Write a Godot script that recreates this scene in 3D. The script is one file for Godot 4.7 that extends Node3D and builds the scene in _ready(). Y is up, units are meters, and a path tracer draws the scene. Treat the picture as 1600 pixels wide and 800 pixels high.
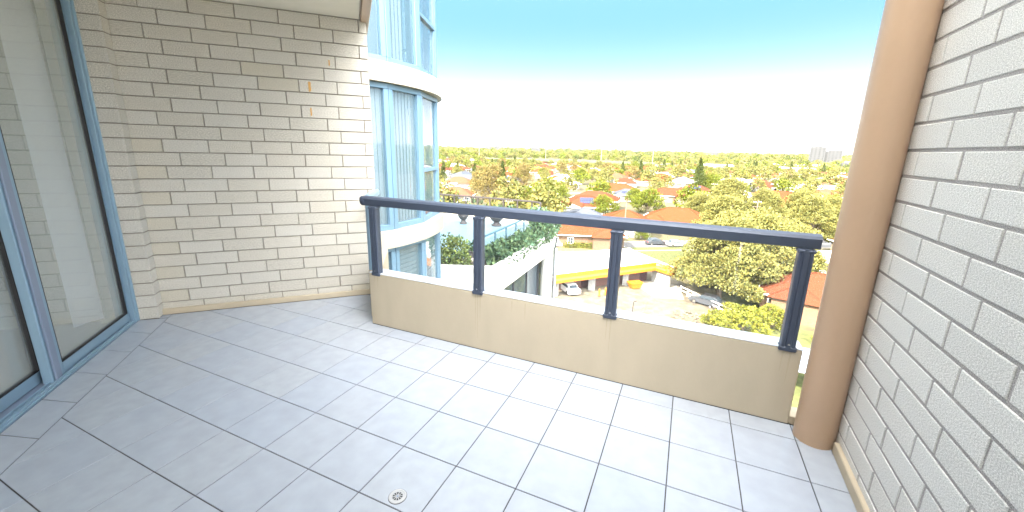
extends Node3D
# A tiled balcony high on an apartment tower, with a suburb of red roofs and trees below.
# World axes: x runs along the parapet, z points back towards the viewer, y is up (balcony floor = 0, street level = GROUND).

const GROUND := -18.0
const TILE := 0.305
var rng := RandomNumberGenerator.new()
var taken := {}
var M := {}
var tex := {}

# ---------------------------------------------------------------- mesh builder
class Shape:
	var v := PackedVector3Array()
	var n := PackedVector3Array()
	var c := PackedColorArray()
	var tint := Color(1, 1, 1)

	func tri(a: Vector3, b: Vector3, d: Vector3) -> void:      # counter-clockwise as seen from outside
		var nn := (b - a).cross(d - a)
		if nn.length_squared() < 1e-16:
			return
		nn = nn.normalized()
		v.append(a); v.append(d); v.append(b)
		n.append(nn); n.append(nn); n.append(nn)
		c.append(tint); c.append(tint); c.append(tint)

	func quad(a: Vector3, b: Vector3, d: Vector3, e: Vector3) -> void:
		tri(a, b, d); tri(a, d, e)

	func tri_n(a: Vector3, b: Vector3, d: Vector3, na: Vector3, nb: Vector3, nd: Vector3) -> void:
		v.append(a); v.append(d); v.append(b)
		n.append(na); n.append(nd); n.append(nb)
		c.append(tint); c.append(tint); c.append(tint)

	# box given by its centre, half sizes along three axes, with chamfered edges
	func box(o: Vector3, x: Vector3, y: Vector3, z: Vector3, ch := 0.0) -> void:
		if x.cross(y).dot(z) < 0.0:
			x = -x
		if ch <= 0.0:
			for s: float in [-1.0, 1.0]:
				_face(o + x * s, y * s, z); _face(o + y * s, z * s, x); _face(o + z * s, x * s, y)
			return
		var ux := x.normalized() * ch
		var uy := y.normalized() * ch
		var uz := z.normalized() * ch
		for s: float in [-1.0, 1.0]:
			_face(o + x * s, (y - uy) * s, z - uz)
			_face(o + y * s, (z - uz) * s, x - ux)
			_face(o + z * s, (x - ux) * s, y - uy)
		var ax := [[x, ux, y, uy, z - uz], [y, uy, z, uz, x - ux], [z, uz, x, ux, y - uy]]
		for q: Array in ax:
			for s1: float in [-1.0, 1.0]:
				for s2: float in [-1.0, 1.0]:
					var p1: Vector3 = o + q[0] * s1 + (q[2] - q[3]) * s2
					var p2: Vector3 = o + (q[0] - q[1]) * s1 + q[2] * s2
					var w: Vector3 = q[4]
					_out(p1 - w, p1 + w, p2 + w, p2 - w, o)
		for sx: float in [-1.0, 1.0]:
			for sy: float in [-1.0, 1.0]:
				for sz: float in [-1.0, 1.0]:
					var a := o + x * sx + (y - uy) * sy + (z - uz) * sz
					var b := o + (x - ux) * sx + y * sy + (z - uz) * sz
					var d := o + (x - ux) * sx + (y - uy) * sy + z * sz
					if (b - a).cross(d - a).dot(a - o) > 0.0:
						tri(a, b, d)
					else:
						tri(a, d, b)

	func _face(m: Vector3, a: Vector3, b: Vector3) -> void:
		quad(m - a - b, m + a - b, m + a + b, m - a + b)

	func _out(a: Vector3, b: Vector3, d: Vector3, e: Vector3, from: Vector3) -> void:
		if (b - a).cross(d - a).dot((a + d) * 0.5 - from) > 0.0:
			quad(a, b, d, e)
		else:
			quad(e, d, b, a)

	func abox(x0: float, x1: float, y0: float, y1: float, z0: float, z1: float, ch := 0.0) -> void:
		box(Vector3(x0 + x1, y0 + y1, z0 + z1) / 2.0, Vector3((x1 - x0) / 2, 0, 0), Vector3(0, (y1 - y0) / 2, 0), Vector3(0, 0, (z1 - z0) / 2), ch)

	# bar between two points with a rectangular section (w across, h along up)
	func bar(p: Vector3, q: Vector3, w: float, h: float, up := Vector3.UP, ch := 0.0) -> void:
		var d := (q - p)
		var side := d.cross(up).normalized()
		var u := side.cross(d).normalized()
		box((p + q) / 2, d / 2, u * h / 2, side * w / 2, ch)

	func tube(p: Vector3, q: Vector3, r0: float, r1: float, seg := 10, caps := true) -> void:
		var d := (q - p).normalized()
		var a := d.cross(Vector3(0.13, 0.31, 0.94) if absf(d.z) < 0.9 else Vector3.RIGHT).normalized()
		var b := d.cross(a)
		for i in seg:
			var t0 := TAU * i / seg
			var t1 := TAU * (i + 1) / seg
			var e0 := a * cos(t0) + b * sin(t0)
			var e1 := a * cos(t1) + b * sin(t1)
			tri_n(p + e0 * r0, p + e1 * r0, q + e1 * r1, e0, e1, e1)
			tri_n(p + e0 * r0, q + e1 * r1, q + e0 * r1, e0, e1, e0)
			if caps:
				tri(q, q + e0 * r1, q + e1 * r1)
				tri(p, p + e1 * r0, p + e0 * r0)

	# profile of (radius, height) from bottom to top turned round a vertical axis
	func lathe(o: Vector3, prof: Array, seg := 20, smooth := true) -> void:
		for k in prof.size() - 1:
			var a: Vector2 = prof[k]
			var b: Vector2 = prof[k + 1]
			var t := (b - a)
			for i in seg:
				var t0 := TAU * i / seg
				var t1 := TAU * (i + 1) / seg
				var e0 := Vector3(cos(t0), 0, -sin(t0))
				var e1 := Vector3(cos(t1), 0, -sin(t1))
				var p00 := o + e0 * a.x + Vector3(0, a.y, 0)
				var p10 := o + e1 * a.x + Vector3(0, a.y, 0)
				var p01 := o + e0 * b.x + Vector3(0, b.y, 0)
				var p11 := o + e1 * b.x + Vector3(0, b.y, 0)
				if smooth:
					var n0 := (e0 * t.y - Vector3(0, t.x, 0)).normalized()
					var n1 := (e1 * t.y - Vector3(0, t.x, 0)).normalized()
					if a.x > 0.0:
						tri_n(p00, p10, p11, n0, n1, n1)
					if b.x > 0.0:
						tri_n(p00, p11, p01, n0, n1, n0)
				else:
					quad(p00, p10, p11, p01)

	# a convex plan polygon (x, z) raised from y0 to y1, its top edge chamfered
	func slab(poly: PackedVector2Array, y0: float, y1: float, ch := 0.0) -> void:
		if poly.size() < 3:
			return
		var p := poly
		var area := 0.0
		for i in p.size():
			area += p[i].cross(p[(i + 1) % p.size()])
		if area > 0.0:
			p = p.duplicate(); p.reverse()                     # seen from above (x right, z down) this runs counter-clockwise
		var k := p.size()
		var top := p
		if ch > 0.0:
			top = Shape.inset(p, ch)
		for i in range(1, k - 1):
			tri(_at(top[0], y1), _at(top[i], y1), _at(top[i + 1], y1))
			tri(_at(p[0], y0), _at(p[i + 1], y0), _at(p[i], y0))
		for i in k:
			var j := (i + 1) % k
			var ym := y1 - ch
			if ch > 0.0:
				quad(_at(p[i], ym), _at(p[j], ym), _at(top[j], y1), _at(top[i], y1))
			quad(_at(p[i], y0), _at(p[j], y0), _at(p[j], ym), _at(p[i], ym))

	func _at(q: Vector2, y: float) -> Vector3:
		return Vector3(q.x, y, q.y)

	static func inset(p: PackedVector2Array, ch: float) -> PackedVector2Array:
		var k := p.size()
		var mid := Vector2.ZERO
		for q in p:
			mid += q / k
		var out := PackedVector2Array()
		for i in k:
			var a := p[(i + k - 1) % k]
			var b := p[i]
			var d := p[(i + 1) % k]
			var e0 := (b - a).normalized()
			var e1 := (d - b).normalized()
			var n0 := Vector2(-e0.y, e0.x)
			if n0.dot(mid - b) < 0.0:
				n0 = -n0
			var n1 := Vector2(-e1.y, e1.x)
			if n1.dot(mid - b) < 0.0:
				n1 = -n1
			var den := e0.cross(e1)
			if absf(den) < 0.05:
				out.append(b + (n0 + n1).normalized() * ch)
			else:
				var r := (b + n1 * ch) - (b + n0 * ch)
				out.append(b + n0 * ch + e0 * (r.cross(e1) / den))
		return out

	func mesh() -> ArrayMesh:
		var arr := []
		arr.resize(Mesh.ARRAY_MAX)
		arr[Mesh.ARRAY_VERTEX] = v
		arr[Mesh.ARRAY_NORMAL] = n
		arr[Mesh.ARRAY_COLOR] = c
		var m := ArrayMesh.new()
		m.add_surface_from_arrays(Mesh.PRIMITIVE_TRIANGLES, arr)
		return m

# ---------------------------------------------------------------- naming and scene tree
func numbered(called: String, parent: Node) -> String:
	var key := str(parent.get_instance_id()) + "/" + called
	var k: int = taken.get(key, 0)
	taken[key] = k + 1
	return called if k == 0 else "%s_%03d" % [called, k]

func put(called: String, mesh: Mesh, m: Material, parent: Node = self) -> MeshInstance3D:
	var o := MeshInstance3D.new()
	o.name = numbered(called, parent)
	o.mesh = mesh
	o.material_override = m
	parent.add_child(o, true)
	return o

func thing(called: String, label: String, category: String, at := Vector3.ZERO, turn := 0.0, group := "") -> Node3D:
	var o := Node3D.new()
	o.name = numbered(called, self)
	add_child(o, true)
	o.position = at
	o.rotation.y = turn
	return tag(o, label, category, group)

func tag(o: Node3D, label: String, category: String, group := "", kind := "") -> Node3D:
	o.set_meta("label", label)
	o.set_meta("category", category)
	if group:
		o.set_meta("group", group)
	if kind:
		o.set_meta("kind", kind)
	return o

func structure(o: Node3D, label: String, category: String) -> Node3D:
	return tag(o, label, category, "", "structure")

func stuff(o: Node3D) -> Node3D:
	o.set_meta("kind", "stuff")
	return o

func copy(o: Node3D, called: String, label: String, at: Vector3, turn: float, group: String, grow := 1.0) -> Node3D:
	var c: Node3D = o.duplicate()
	c.name = numbered(called, self)
	add_child(c, true)
	c.position = at
	c.rotation.y = turn
	c.scale = Vector3.ONE * grow
	c.set_meta("label", label)
	if group:
		c.set_meta("group", group)
	return c

# balcony diagonal axes: s runs along the sliding door, d runs from the room out to the open
func ds(d: float, s: float, y: float) -> Vector3:
	return Vector3((d + s) * sqrt(0.5), y, (s - d) * sqrt(0.5))
const UD := Vector3(0.70710678, 0, -0.70710678)
const US := Vector3(0.70710678, 0, 0.70710678)

# ---------------------------------------------------------------- materials
func lin(r: float, g: float, b: float) -> Color:
	return Color(r, g, b).linear_to_srgb()

func noise(key: String, freq: float, lo: float, hi: float, kind := FastNoiseLite.TYPE_SIMPLEX_SMOOTH, octaves := 4, size := 256, normal := 0.0) -> NoiseTexture2D:
	if tex.has(key):
		return tex[key]
	var f := FastNoiseLite.new()
	f.seed = 7 + tex.size()
	f.noise_type = kind
	f.frequency = freq
	f.fractal_octaves = octaves
	var t := NoiseTexture2D.new()
	t.width = size
	t.height = size
	t.seamless = true
	t.noise = f
	if normal > 0.0:
		t.as_normal_map = true
		t.bump_strength = normal
	else:
		var g := Gradient.new()
		g.set_color(0, Color(lo, lo, lo))
		g.set_color(1, Color(hi, hi, hi))
		t.color_ramp = g
	tex[key] = t
	return t

func mat(key: String, col: Color, rough := 0.8, metal := 0.0) -> StandardMaterial3D:
	if M.has(key):
		return M[key]
	var m := StandardMaterial3D.new()
	m.resource_name = key
	m.albedo_color = col
	m.roughness = rough
	m.metallic = metal
	M[key] = m
	return m

# lay a world-space pattern over a material: tone from one noise, fine relief from another
func grain(m: StandardMaterial3D, tone: Texture2D, scale: float, relief: Texture2D = null, strength := 1.0) -> StandardMaterial3D:
	m.uv1_triplanar = true
	m.uv1_world_triplanar = true
	m.uv1_scale = Vector3.ONE * scale
	if tone:
		m.albedo_texture = tone
	if relief:
		m.normal_enabled = true
		m.normal_texture = relief
		m.normal_scale = strength
	return m

func glass(key: String, col: Color, alpha: float, rough := 0.02) -> StandardMaterial3D:
	var m := mat(key, Color(col.r, col.g, col.b, alpha), rough)
	m.transparency = BaseMaterial3D.TRANSPARENCY_ALPHA
	return m

# ---------------------------------------------------------------- the scene
func _ready() -> void:
	rng.seed = 20240
	# camera: a wide phone lens, tilted a little, its optical centre slightly above the middle of the frame
	var cam := Camera3D.new()
	cam.name = "camera"
	cam.transform = Transform3D(Basis(Vector3(0.91502, 0.02294, -0.40275), Vector3(-0.11460, 0.97224, -0.20502), Vector3(0.38686, 0.23376, 0.89202)).orthonormalized(), Vector3(-0.0627, 1.4589, 2.2798))
	cam.set_frustum(800.0 / 624.53 * 0.05, Vector2(0, -16.08 / 624.53 * 0.05), 0.05, 8000.0)
	add_child(cam)
	cam.current = true

	var env := Environment.new()
	env.background_mode = Environment.BG_SKY
	var sky := Sky.new()
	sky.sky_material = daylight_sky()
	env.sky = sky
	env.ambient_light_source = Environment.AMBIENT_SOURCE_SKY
	env.tonemap_mode = Environment.TONE_MAPPER_LINEAR
	env.tonemap_exposure = 21.0
	env.sdfgi_enabled = true
	env.ssao_enabled = true
	env.ssil_enabled = true
	env.fog_enabled = true
	env.fog_density = 0.000017
	env.fog_light_color = Color(0.9, 0.92, 0.93)
	var we := WorldEnvironment.new()
	we.name = "environment"
	we.environment = env
	add_child(we)

	var sun := DirectionalLight3D.new()
	sun.name = "sun"
	sun.light_color = Color(1.0, 0.95, 0.86)
	sun.light_energy = 0.60
	sun.light_angular_distance = 0.5
	sun.shadow_enabled = true
	add_child(sun)
	sun.look_at_from_position(Vector3.ZERO, -SUN, Vector3.UP)

	materials()
	ground_and_roads()
	tower()
	balcony()
	terrace()
	town()

const SUN := Vector3(-0.376, 0.669, 0.641)        # towards the sun: behind the tower, to the left

# a computed sky: glaring white at the horizon, cyan above it, brightened out of view, overhead and round the hidden sun, to light the balcony
func daylight_sky() -> Material:
	var w := 512
	var h := 256
	var img := Image.create(w, h, false, Image.FORMAT_RGBF)
	var to_sun := SUN.normalized()
	for j in h:
		var up := (0.5 - (j + 0.5) / h) * PI
		for i in w:
			var az := ((i + 0.5) / w - 0.5) * TAU
			var dir := Vector3(sin(az) * cos(up), sin(up), cos(az) * cos(up))
			var y := maxf(dir.y, 0.0)
			var t := exp(-pow(maxf(y - 0.03, 0.0) / 0.098, 1.2))
			var high := smoothstep(0.2, 1.0, y)
			var c := Color(0.0088, 0.0325, 0.055).lerp(Color(0.13, 0.135, 0.14), high).lerp(Color(0.15, 0.15, 0.15), t)
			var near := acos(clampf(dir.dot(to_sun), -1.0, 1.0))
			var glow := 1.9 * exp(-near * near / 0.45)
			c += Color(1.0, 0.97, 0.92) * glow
			if dir.y < 0.0:
				c = c.lerp(Color(0.10, 0.10, 0.07), clampf(-dir.y * 6.0, 0.0, 1.0))
			img.set_pixel(i, j, c)
	var p := PanoramaSkyMaterial.new()
	p.panorama = ImageTexture.create_from_image(img)
	return p

func materials() -> void:
	var speck := noise("speck", 0.09, 0.62, 1.06, FastNoiseLite.TYPE_SIMPLEX_SMOOTH, 5)
	var blotch := noise("blotch", 0.012, 0.955, 1.0, FastNoiseLite.TYPE_SIMPLEX_SMOOTH, 3)
	var streak := noise("streak", 0.012, 0.965, 1.01, FastNoiseLite.TYPE_SIMPLEX_SMOOTH, 5, 512)
	var chalk_tone := noise("chalk_tone", 0.13, 0.70, 1.06, FastNoiseLite.TYPE_SIMPLEX_SMOOTH, 5)
	var rough_n := noise("rough_n", 0.07, 0, 1, FastNoiseLite.TYPE_SIMPLEX_SMOOTH, 5, 256, 6.0)
	var fine_n := noise("fine_n", 0.10, 0, 1, FastNoiseLite.TYPE_SIMPLEX_SMOOTH, 4, 256, 3.0)
	grain(mat("tile", lin(0.375, 0.415, 0.485), 0.24), blotch, 2.3)
	grain(mat("tile_warm", lin(0.38, 0.418, 0.48), 0.26), blotch, 2.9)
	grain(mat("tile_cool", lin(0.365, 0.41, 0.49), 0.23), blotch, 2.1)
	grain(mat("grout", lin(0.075, 0.075, 0.078), 0.9), speck, 6.0)
	# bricks of the far wall: sandy cream, some yellower; of the near wall: chalky white
	var cream := [[0.81, 0.77, 0.69], [0.78, 0.745, 0.67], [0.825, 0.79, 0.72], [0.80, 0.76, 0.68], [0.83, 0.80, 0.735], [0.80, 0.75, 0.64]]
	for i in cream.size():
		grain(mat("brick_cream_%d" % i, lin(cream[i][0], cream[i][1], cream[i][2]), 0.92), speck, 5.0 + i * 0.3, fine_n, 0.8)
	var chalk := [[0.88, 0.865, 0.83], [0.85, 0.84, 0.81], [0.89, 0.88, 0.85], [0.86, 0.85, 0.82]]
	for i in chalk.size():
		grain(mat("brick_chalk_%d" % i, lin(chalk[i][0], chalk[i][1], chalk[i][2]), 0.92), chalk_tone, 4.0 + i * 0.3, rough_n, 0.42)
	for i in chalk.size():
		M["brick_chalk_%d" % i].uv1_scale = Vector3(3.6, 6.5, 3.6) * (1.0 + i * 0.07)
	grain(mat("mortar_dark", lin(0.41, 0.37, 0.32), 0.95), speck, 8.0, fine_n, 1.0)
	grain(mat("mortar_pale", lin(0.58, 0.55, 0.54), 0.95), speck, 8.0, fine_n, 1.0)
	grain(mat("cream_paint", lin(0.51, 0.44, 0.33), 0.62), blotch, 1.1, fine_n, 0.04)
	grain(mat("tan_paint", lin(0.49, 0.34, 0.23), 0.36), blotch, 1.4, fine_n, 0.1)
	M.cream_paint.uv1_scale = Vector3(1.1, 0.5, 1.1)
	M.tan_paint.uv1_scale = Vector3(1.4, 0.5, 1.4)
	grain(mat("coping_paint", lin(0.60, 0.64, 0.70), 0.35), blotch, 1.9)
	grain(mat("soffit", lin(0.80, 0.775, 0.72), 0.8), blotch, 0.8)
	grain(mat("band_paint", lin(0.35, 0.32, 0.265), 0.6), blotch, 0.5)
	mat("rail_navy", lin(0.058, 0.075, 0.115), 0.48, 0.15)
	mat("frame_blue", lin(0.25, 0.37, 0.48), 0.35, 0.2)
	mat("frame_grey", lin(0.23, 0.28, 0.38), 0.4, 0.2)
	mat("rubber_black", lin(0.02, 0.02, 0.024), 0.6)
	mat("white_plastic", lin(0.42, 0.43, 0.45), 0.4)
	mat("chrome", lin(0.72, 0.72, 0.74), 0.2, 1.0)
	glass("clear_glass", lin(0.10, 0.14, 0.14), 0.035)
	glass("door_glass", lin(0.68, 0.74, 0.73), 0.27)
	glass("tower_glass", lin(0.12, 0.21, 0.27), 0.30)
	grain(mat("carpet", lin(0.50, 0.44, 0.36), 1.0), speck, 5.0, rough_n, 0.8)
	mat("panel_white", lin(0.82, 0.84, 0.88), 0.7)
	mat("bay_frame", lin(0.11, 0.195, 0.28), 0.4, 0.1)
	mat("blind_white", lin(0.42, 0.46, 0.50), 0.7)
	grain(mat("plaster", lin(0.66, 0.64, 0.58), 0.9), blotch, 0.7)

# ---------------------------------------------------------------- brickwork
const BRICK_DEPTH := 0.008
var brick_shapes := {}

# the face of one brick in its own frame: x along the wall, y up, z outwards, rounded at the front edges
func brick_mesh(w: float, h: float) -> ArrayMesh:
	var key := "%d_%d" % [roundi(w * 1000), roundi(h * 1000)]
	if brick_shapes.has(key):
		return brick_shapes[key]
	var s := Shape.new()
	var ch := minf(0.0022, w * 0.2)
	var x := w / 2
	var y := h / 2
	var zf := BRICK_DEPTH
	var zb := -0.01
	var f := [Vector3(-x + ch, -y + ch, zf), Vector3(x - ch, -y + ch, zf), Vector3(x - ch, y - ch, zf), Vector3(-x + ch, y - ch, zf)]
	var m := [Vector3(-x, -y, zf - ch), Vector3(x, -y, zf - ch), Vector3(x, y, zf - ch), Vector3(-x, y, zf - ch)]
	var b := [Vector3(-x, -y, zb), Vector3(x, -y, zb), Vector3(x, y, zb), Vector3(-x, y, zb)]
	s.quad(f[0], f[1], f[2], f[3])
	for i in 4:
		var j := (i + 1) % 4
		s.quad(m[i], m[j], f[j], f[i])
		s.quad(b[i], b[j], m[j], m[i])
	brick_shapes[key] = s.mesh()
	return brick_shapes[key]

# origin: a point of the mortar plane at height 0; along: wall direction; out: towards the viewer; joints_of(row) gives the ends of the bricks along the wall
func lay_bricks(wall: Node3D, origin: Vector3, along: Vector3, out: Vector3, top: float, course: float, rows: Array, joints: Callable, mats: Callable, joint := 0.008) -> void:
	for r: int in rows:
		var y1 := top - course * r - joint * 0.5
		var y0 := maxf(top - course * (r + 1) + joint * 0.5, 0.004)
		if y1 - y0 < 0.012:
			continue
		var e: Array = joints.call(r)
		for k in e.size() - 1:
			var a: float = e[k] + joint * 0.5
			var b: float = e[k + 1] - joint * 0.5
			if b - a < 0.012:
				continue
			var o := put("brick", brick_mesh(snappedf(b - a, 0.001), snappedf(y1 - y0, 0.001)), mats.call(r, k), wall)
			var x := along.normalized()
			o.transform = Transform3D(Basis(x, Vector3.UP, out), origin + x * ((a + b) / 2 + rng.randf_range(-0.0012, 0.0012)) + Vector3(0, (y0 + y1) / 2 + rng.randf_range(-0.0008, 0.0008), 0) + out * rng.randf_range(-0.0015, 0.0015))
			o.rotate_object_local(Vector3.BACK, rng.randf_range(-0.003, 0.003))

# ---------------------------------------------------------------- the balcony
const SIDE_S := -2.538         # far brick wall lies on this s
const SIDE_D0 := -3.274        # its corner by the door
const SIDE_D1 := -1.468        # its outer end
const PARAPET_Z := -0.135

func balcony() -> void:
	floor_tiles()
	side_wall()
	near_wall()
	door()
	living_room()
	parapet_and_rail()
	column()
	drain()
	eave()

func floor_tiles() -> void:
	var deck := put("balcony_floor", deck_mesh(), M.grout)
	structure(deck, "pale blue-white square floor tiles with dark grout on the balcony", "floor")
	# the field: a square grid, cut along the threshold strip, the brick wall and the parapet
	var field := PackedVector2Array([])
	for q: Vector3 in [ds(-3.207, 3.6, 0), ds(-3.207, SIDE_S + 0.03, 0), ds(SIDE_D1, SIDE_S + 0.03, 0)]:
		field.append(Vector2(q.x, q.z))
	for q: Vector2 in [Vector2(-2.72, -0.60), Vector2(-2.385, PARAPET_Z), Vector2(0.69, PARAPET_Z), Vector2(0.69, -0.05), Vector2(0.765, 0.0), Vector2(0.765, 3.4), Vector2(0.0, 3.4)]:
		field.append(q)
	var kinds := ["tile", "tile", "tile_warm", "tile_cool"]
	for i in range(-15, 4):
		for j in range(-3, 13):
			var x0 := i * TILE + 0.0024
			var z0 := j * TILE + 0.0024
			var x1 := x0 + TILE - 0.0048
			var z1 := z0 + TILE - 0.0048
			var sq := PackedVector2Array([Vector2(x0, z0), Vector2(x1, z0), Vector2(x1, z1), Vector2(x0, z1)])
			for p: PackedVector2Array in Geometry2D.intersect_polygons(sq, field):
				lay_tile(deck, p, kinds[rng.randi() % 4])
	# one row of border tiles along the door sill, their joints a little askew
	for k in range(-3, 16):
		var s0 := -1.81 + 0.31 * k
		var poly := PackedVector2Array()
		for q: Vector3 in [ds(-3.212, maxf(s0 + 0.002, SIDE_S + 0.09), 0), ds(-3.212, s0 + 0.306, 0), ds(-3.41, s0 + 0.306 - 0.1, 0), ds(-3.41, maxf(s0 + 0.002 - 0.1, SIDE_S + 0.09), 0)]:
			poly.append(Vector2(q.x, q.z))
		if s0 + 0.2 > SIDE_S + 0.09:
			lay_tile(deck, poly, kinds[rng.randi() % 4])
	lay_tile(deck, plan_of([ds(-3.272, -2.512, 0), ds(-3.212, -2.512, 0), ds(-3.212, -2.446, 0), ds(-3.272, -2.446, 0)]), "tile")

func plan_of(pts: Array) -> PackedVector2Array:
	var p := PackedVector2Array()
	for q: Vector3 in pts:
		p.append(Vector2(q.x, q.z))
	return p

func lay_tile(deck: Node3D, p: PackedVector2Array, kind: String) -> void:
	var area := 0.0
	for i in p.size():
		area += p[i].cross(p[(i + 1) % p.size()]) * 0.5
	if absf(area) < 0.0006:
		return
	var s := Shape.new()
	s.slab(p, -0.006, 0.0, 0.0012 if absf(area) > 0.004 else 0.0)
	put("tile", s.mesh(), M[kind], deck)

func deck_mesh() -> ArrayMesh:
	var s := Shape.new()
	var poly := PackedVector2Array()
	for q: Vector3 in [ds(-3.44, 3.7, 0), ds(-3.44, SIDE_S - 0.05, 0), ds(SIDE_D1, SIDE_S - 0.05, 0)]:
		poly.append(Vector2(q.x, q.z))
	for q: Vector2 in [Vector2(-2.45, -0.30), Vector2(0.76, -0.30), Vector2(0.80, -0.2), Vector2(0.80, 3.5), Vector2(0.2, 3.5)]:
		poly.append(q)
	s.slab(poly, -0.22, -0.0035)
	return s.mesh()

func side_wall() -> void:
	var wall := thing("brick_side_wall", "cream brick wall with dark mortar between the sliding door and the railing", "wall")
	# the solid behind the bricks; its face is the mortar
	var core := Shape.new()
	core.box(ds((SIDE_D0 + SIDE_D1) / 2, SIDE_S - 0.125, 1.45), UD * (SIDE_D1 - SIDE_D0 - 0.004) / 2, Vector3(0, 1.7, 0), US * 0.114)
	put("wall_core", core.mesh(), M.mortar_dark, wall)
	var kinds := func(r: int, k: int) -> Material:
		var i := rng.randi() % 5
		if (k == 0 and r % 2 == 0 and r > 0) or rng.randf() < 0.04:
			i = 5 if rng.randf() < 0.6 else i
		return M["brick_cream_%d" % i]
	var joints := func(r: int) -> Array:
		var e := [SIDE_D0]
		var first := -3.077 if r % 2 == 0 else -2.974
		for c in 8:
			var x := first + 0.3072 * c + (rng.randf_range(-0.004, 0.004))
			if x > SIDE_D0 + 0.03 and x < SIDE_D1 - 0.03:
				e.append(x)
		e.append(SIDE_D1)
		return e
	lay_bricks(wall, US * (SIDE_S - BRICK_DEPTH), UD, US, 2.535, 0.1057, range(-3, 24), joints, kinds)
	# rust has run from two ties near the outer end
	mat("rust_stain", lin(0.62, 0.36, 0.13), 0.95)
	for q: Array in [[-1.966, 1.952, 0.022, 0.085], [-1.972, 1.742, 0.013, 0.07], [-1.795, 2.16, 0.012, 0.05]]:
		var st := Shape.new()
		var w: float = q[2]
		var h: float = q[3]
		var p: Vector3 = ds(q[0], SIDE_S + 0.0022, q[1])
		var ring := [Vector2(-0.5, -0.5), Vector2(0.1, -0.48), Vector2(0.5, -0.3), Vector2(0.35, 0.1), Vector2(0.5, 0.4), Vector2(0.0, 0.5), Vector2(-0.5, 0.45)]
		for i in range(1, ring.size() - 1):
			st.tri(p + UD * ring[0].x * w + Vector3(0, ring[0].y * h, 0), p + UD * ring[i].x * w + Vector3(0, ring[i].y * h, 0), p + UD * ring[i + 1].x * w + Vector3(0, ring[i + 1].y * h, 0))
		put("rust_stain", st.mesh(), M.rust_stain, wall)
	# bricks on the wall's outer end
	for r in range(-3, 24):
		var y1 := 2.535 - 0.1057 * r - 0.0045
		var y0 := maxf(y1 - 0.0967, 0.004)
		if y1 - y0 > 0.02:
			var o := put("brick", brick_mesh(0.222, y1 - y0), M["brick_cream_%d" % (rng.randi() % 5)], wall)
			o.transform = Transform3D(Basis(-US, Vector3.UP, UD), ds(SIDE_D1 - 0.010, SIDE_S - 0.124, (y0 + y1) / 2))
	# the narrow pier that stands proud of the wall beside the door frame
	var pier := Shape.new()
	pier.box(ds(-3.40, SIDE_S + 0.01, 1.45), UD * 0.124, Vector3(0, 1.45, 0), US * 0.078)
	put("pier_core", pier.mesh(), M.mortar_dark, wall)
	for r in range(-3, 24):
		var y1 := 2.535 - 0.1057 * r - 0.0045
		var y0 := maxf(y1 - 0.0967, 0.004)
		if y1 - y0 > 0.02:
			var a := put("brick", brick_mesh(0.105, y1 - y0), M["brick_cream_%d" % (2 if r % 2 else 4)], wall)
			a.transform = Transform3D(Basis(-US, Vector3.UP, UD), ds(-3.277, SIDE_S + 0.0425, (y0 + y1) / 2))
			var b := put("brick", brick_mesh(0.235, y1 - y0), M["brick_cream_%d" % (rng.randi() % 4)], wall)
			b.transform = Transform3D(Basis(UD, Vector3.UP, US), ds(-3.386, SIDE_S + 0.086, (y0 + y1) / 2))
	var sk := Shape.new()
	sk.box(ds((SIDE_D0 + SIDE_D1) / 2, SIDE_S + 0.012, 0.025), UD * (SIDE_D1 - SIDE_D0) / 2, Vector3(0, 0.025, 0), US * 0.014, 0.004)
	put("skirting", sk.mesh(), M.cream_paint, wall)

func near_wall() -> void:
	var wall := thing("brick_near_wall", "chalky white brick wall with pale mortar rising beside the round column", "wall")
	var x := Vector3(-0.0298, 0, 0.99956)
	var out := Vector3(-0.99956, 0, -0.0298)
	var o := Vector3(0.7816, 0, 0.0)
	var core := Shape.new()
	core.box(o + x * 1.6 - out * 0.1285 + Vector3(0, 1.6, 0), x * 1.79, Vector3(0, 1.75, 0), out * 0.125)
	put("wall_core", core.mesh(), M.mortar_pale, wall)
	var kinds := func(_r: int, _k: int) -> Material:
		return M["brick_chalk_%d" % (rng.randi() % 4)]
	var joints := func(r: int) -> Array:
		var e := [-0.16]
		var first := 0.0865 if r % 2 == 1 else 0.2894 - 0.3175
		for c in 12:
			var p := first + 0.3175 * c + rng.randf_range(-0.005, 0.005)
			if p > -0.1 and p < 3.3:
				e.append(p)
		e.append(3.38)
		return e
	lay_bricks(wall, o - out * BRICK_DEPTH, x, out, 2.030, 0.1073, range(-11, 19), joints, kinds, 0.0130)
	var sk := Shape.new()
	sk.box(o + x * 1.68 + out * 0.009 + Vector3(0, 0.03, 0), x * 1.66, Vector3(0, 0.03, 0), out * 0.012, 0.004)
	put("skirting", sk.mesh(), M.cream_paint, wall)

func column() -> void:
	var t := thing("round_column", "tan painted round column standing at the end of the white brick wall", "column", Vector3(0.70, 0, -0.06))
	var s := Shape.new()
	s.lathe(Vector3.ZERO, [Vector2(0.091, -0.3), Vector2(0.091, 4.2)], 48)
	s.lathe(Vector3.ZERO, [Vector2(0.091, 4.2), Vector2(0, 4.2)], 48, false)
	put("shaft", s.mesh(), M.tan_paint, t)

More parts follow.
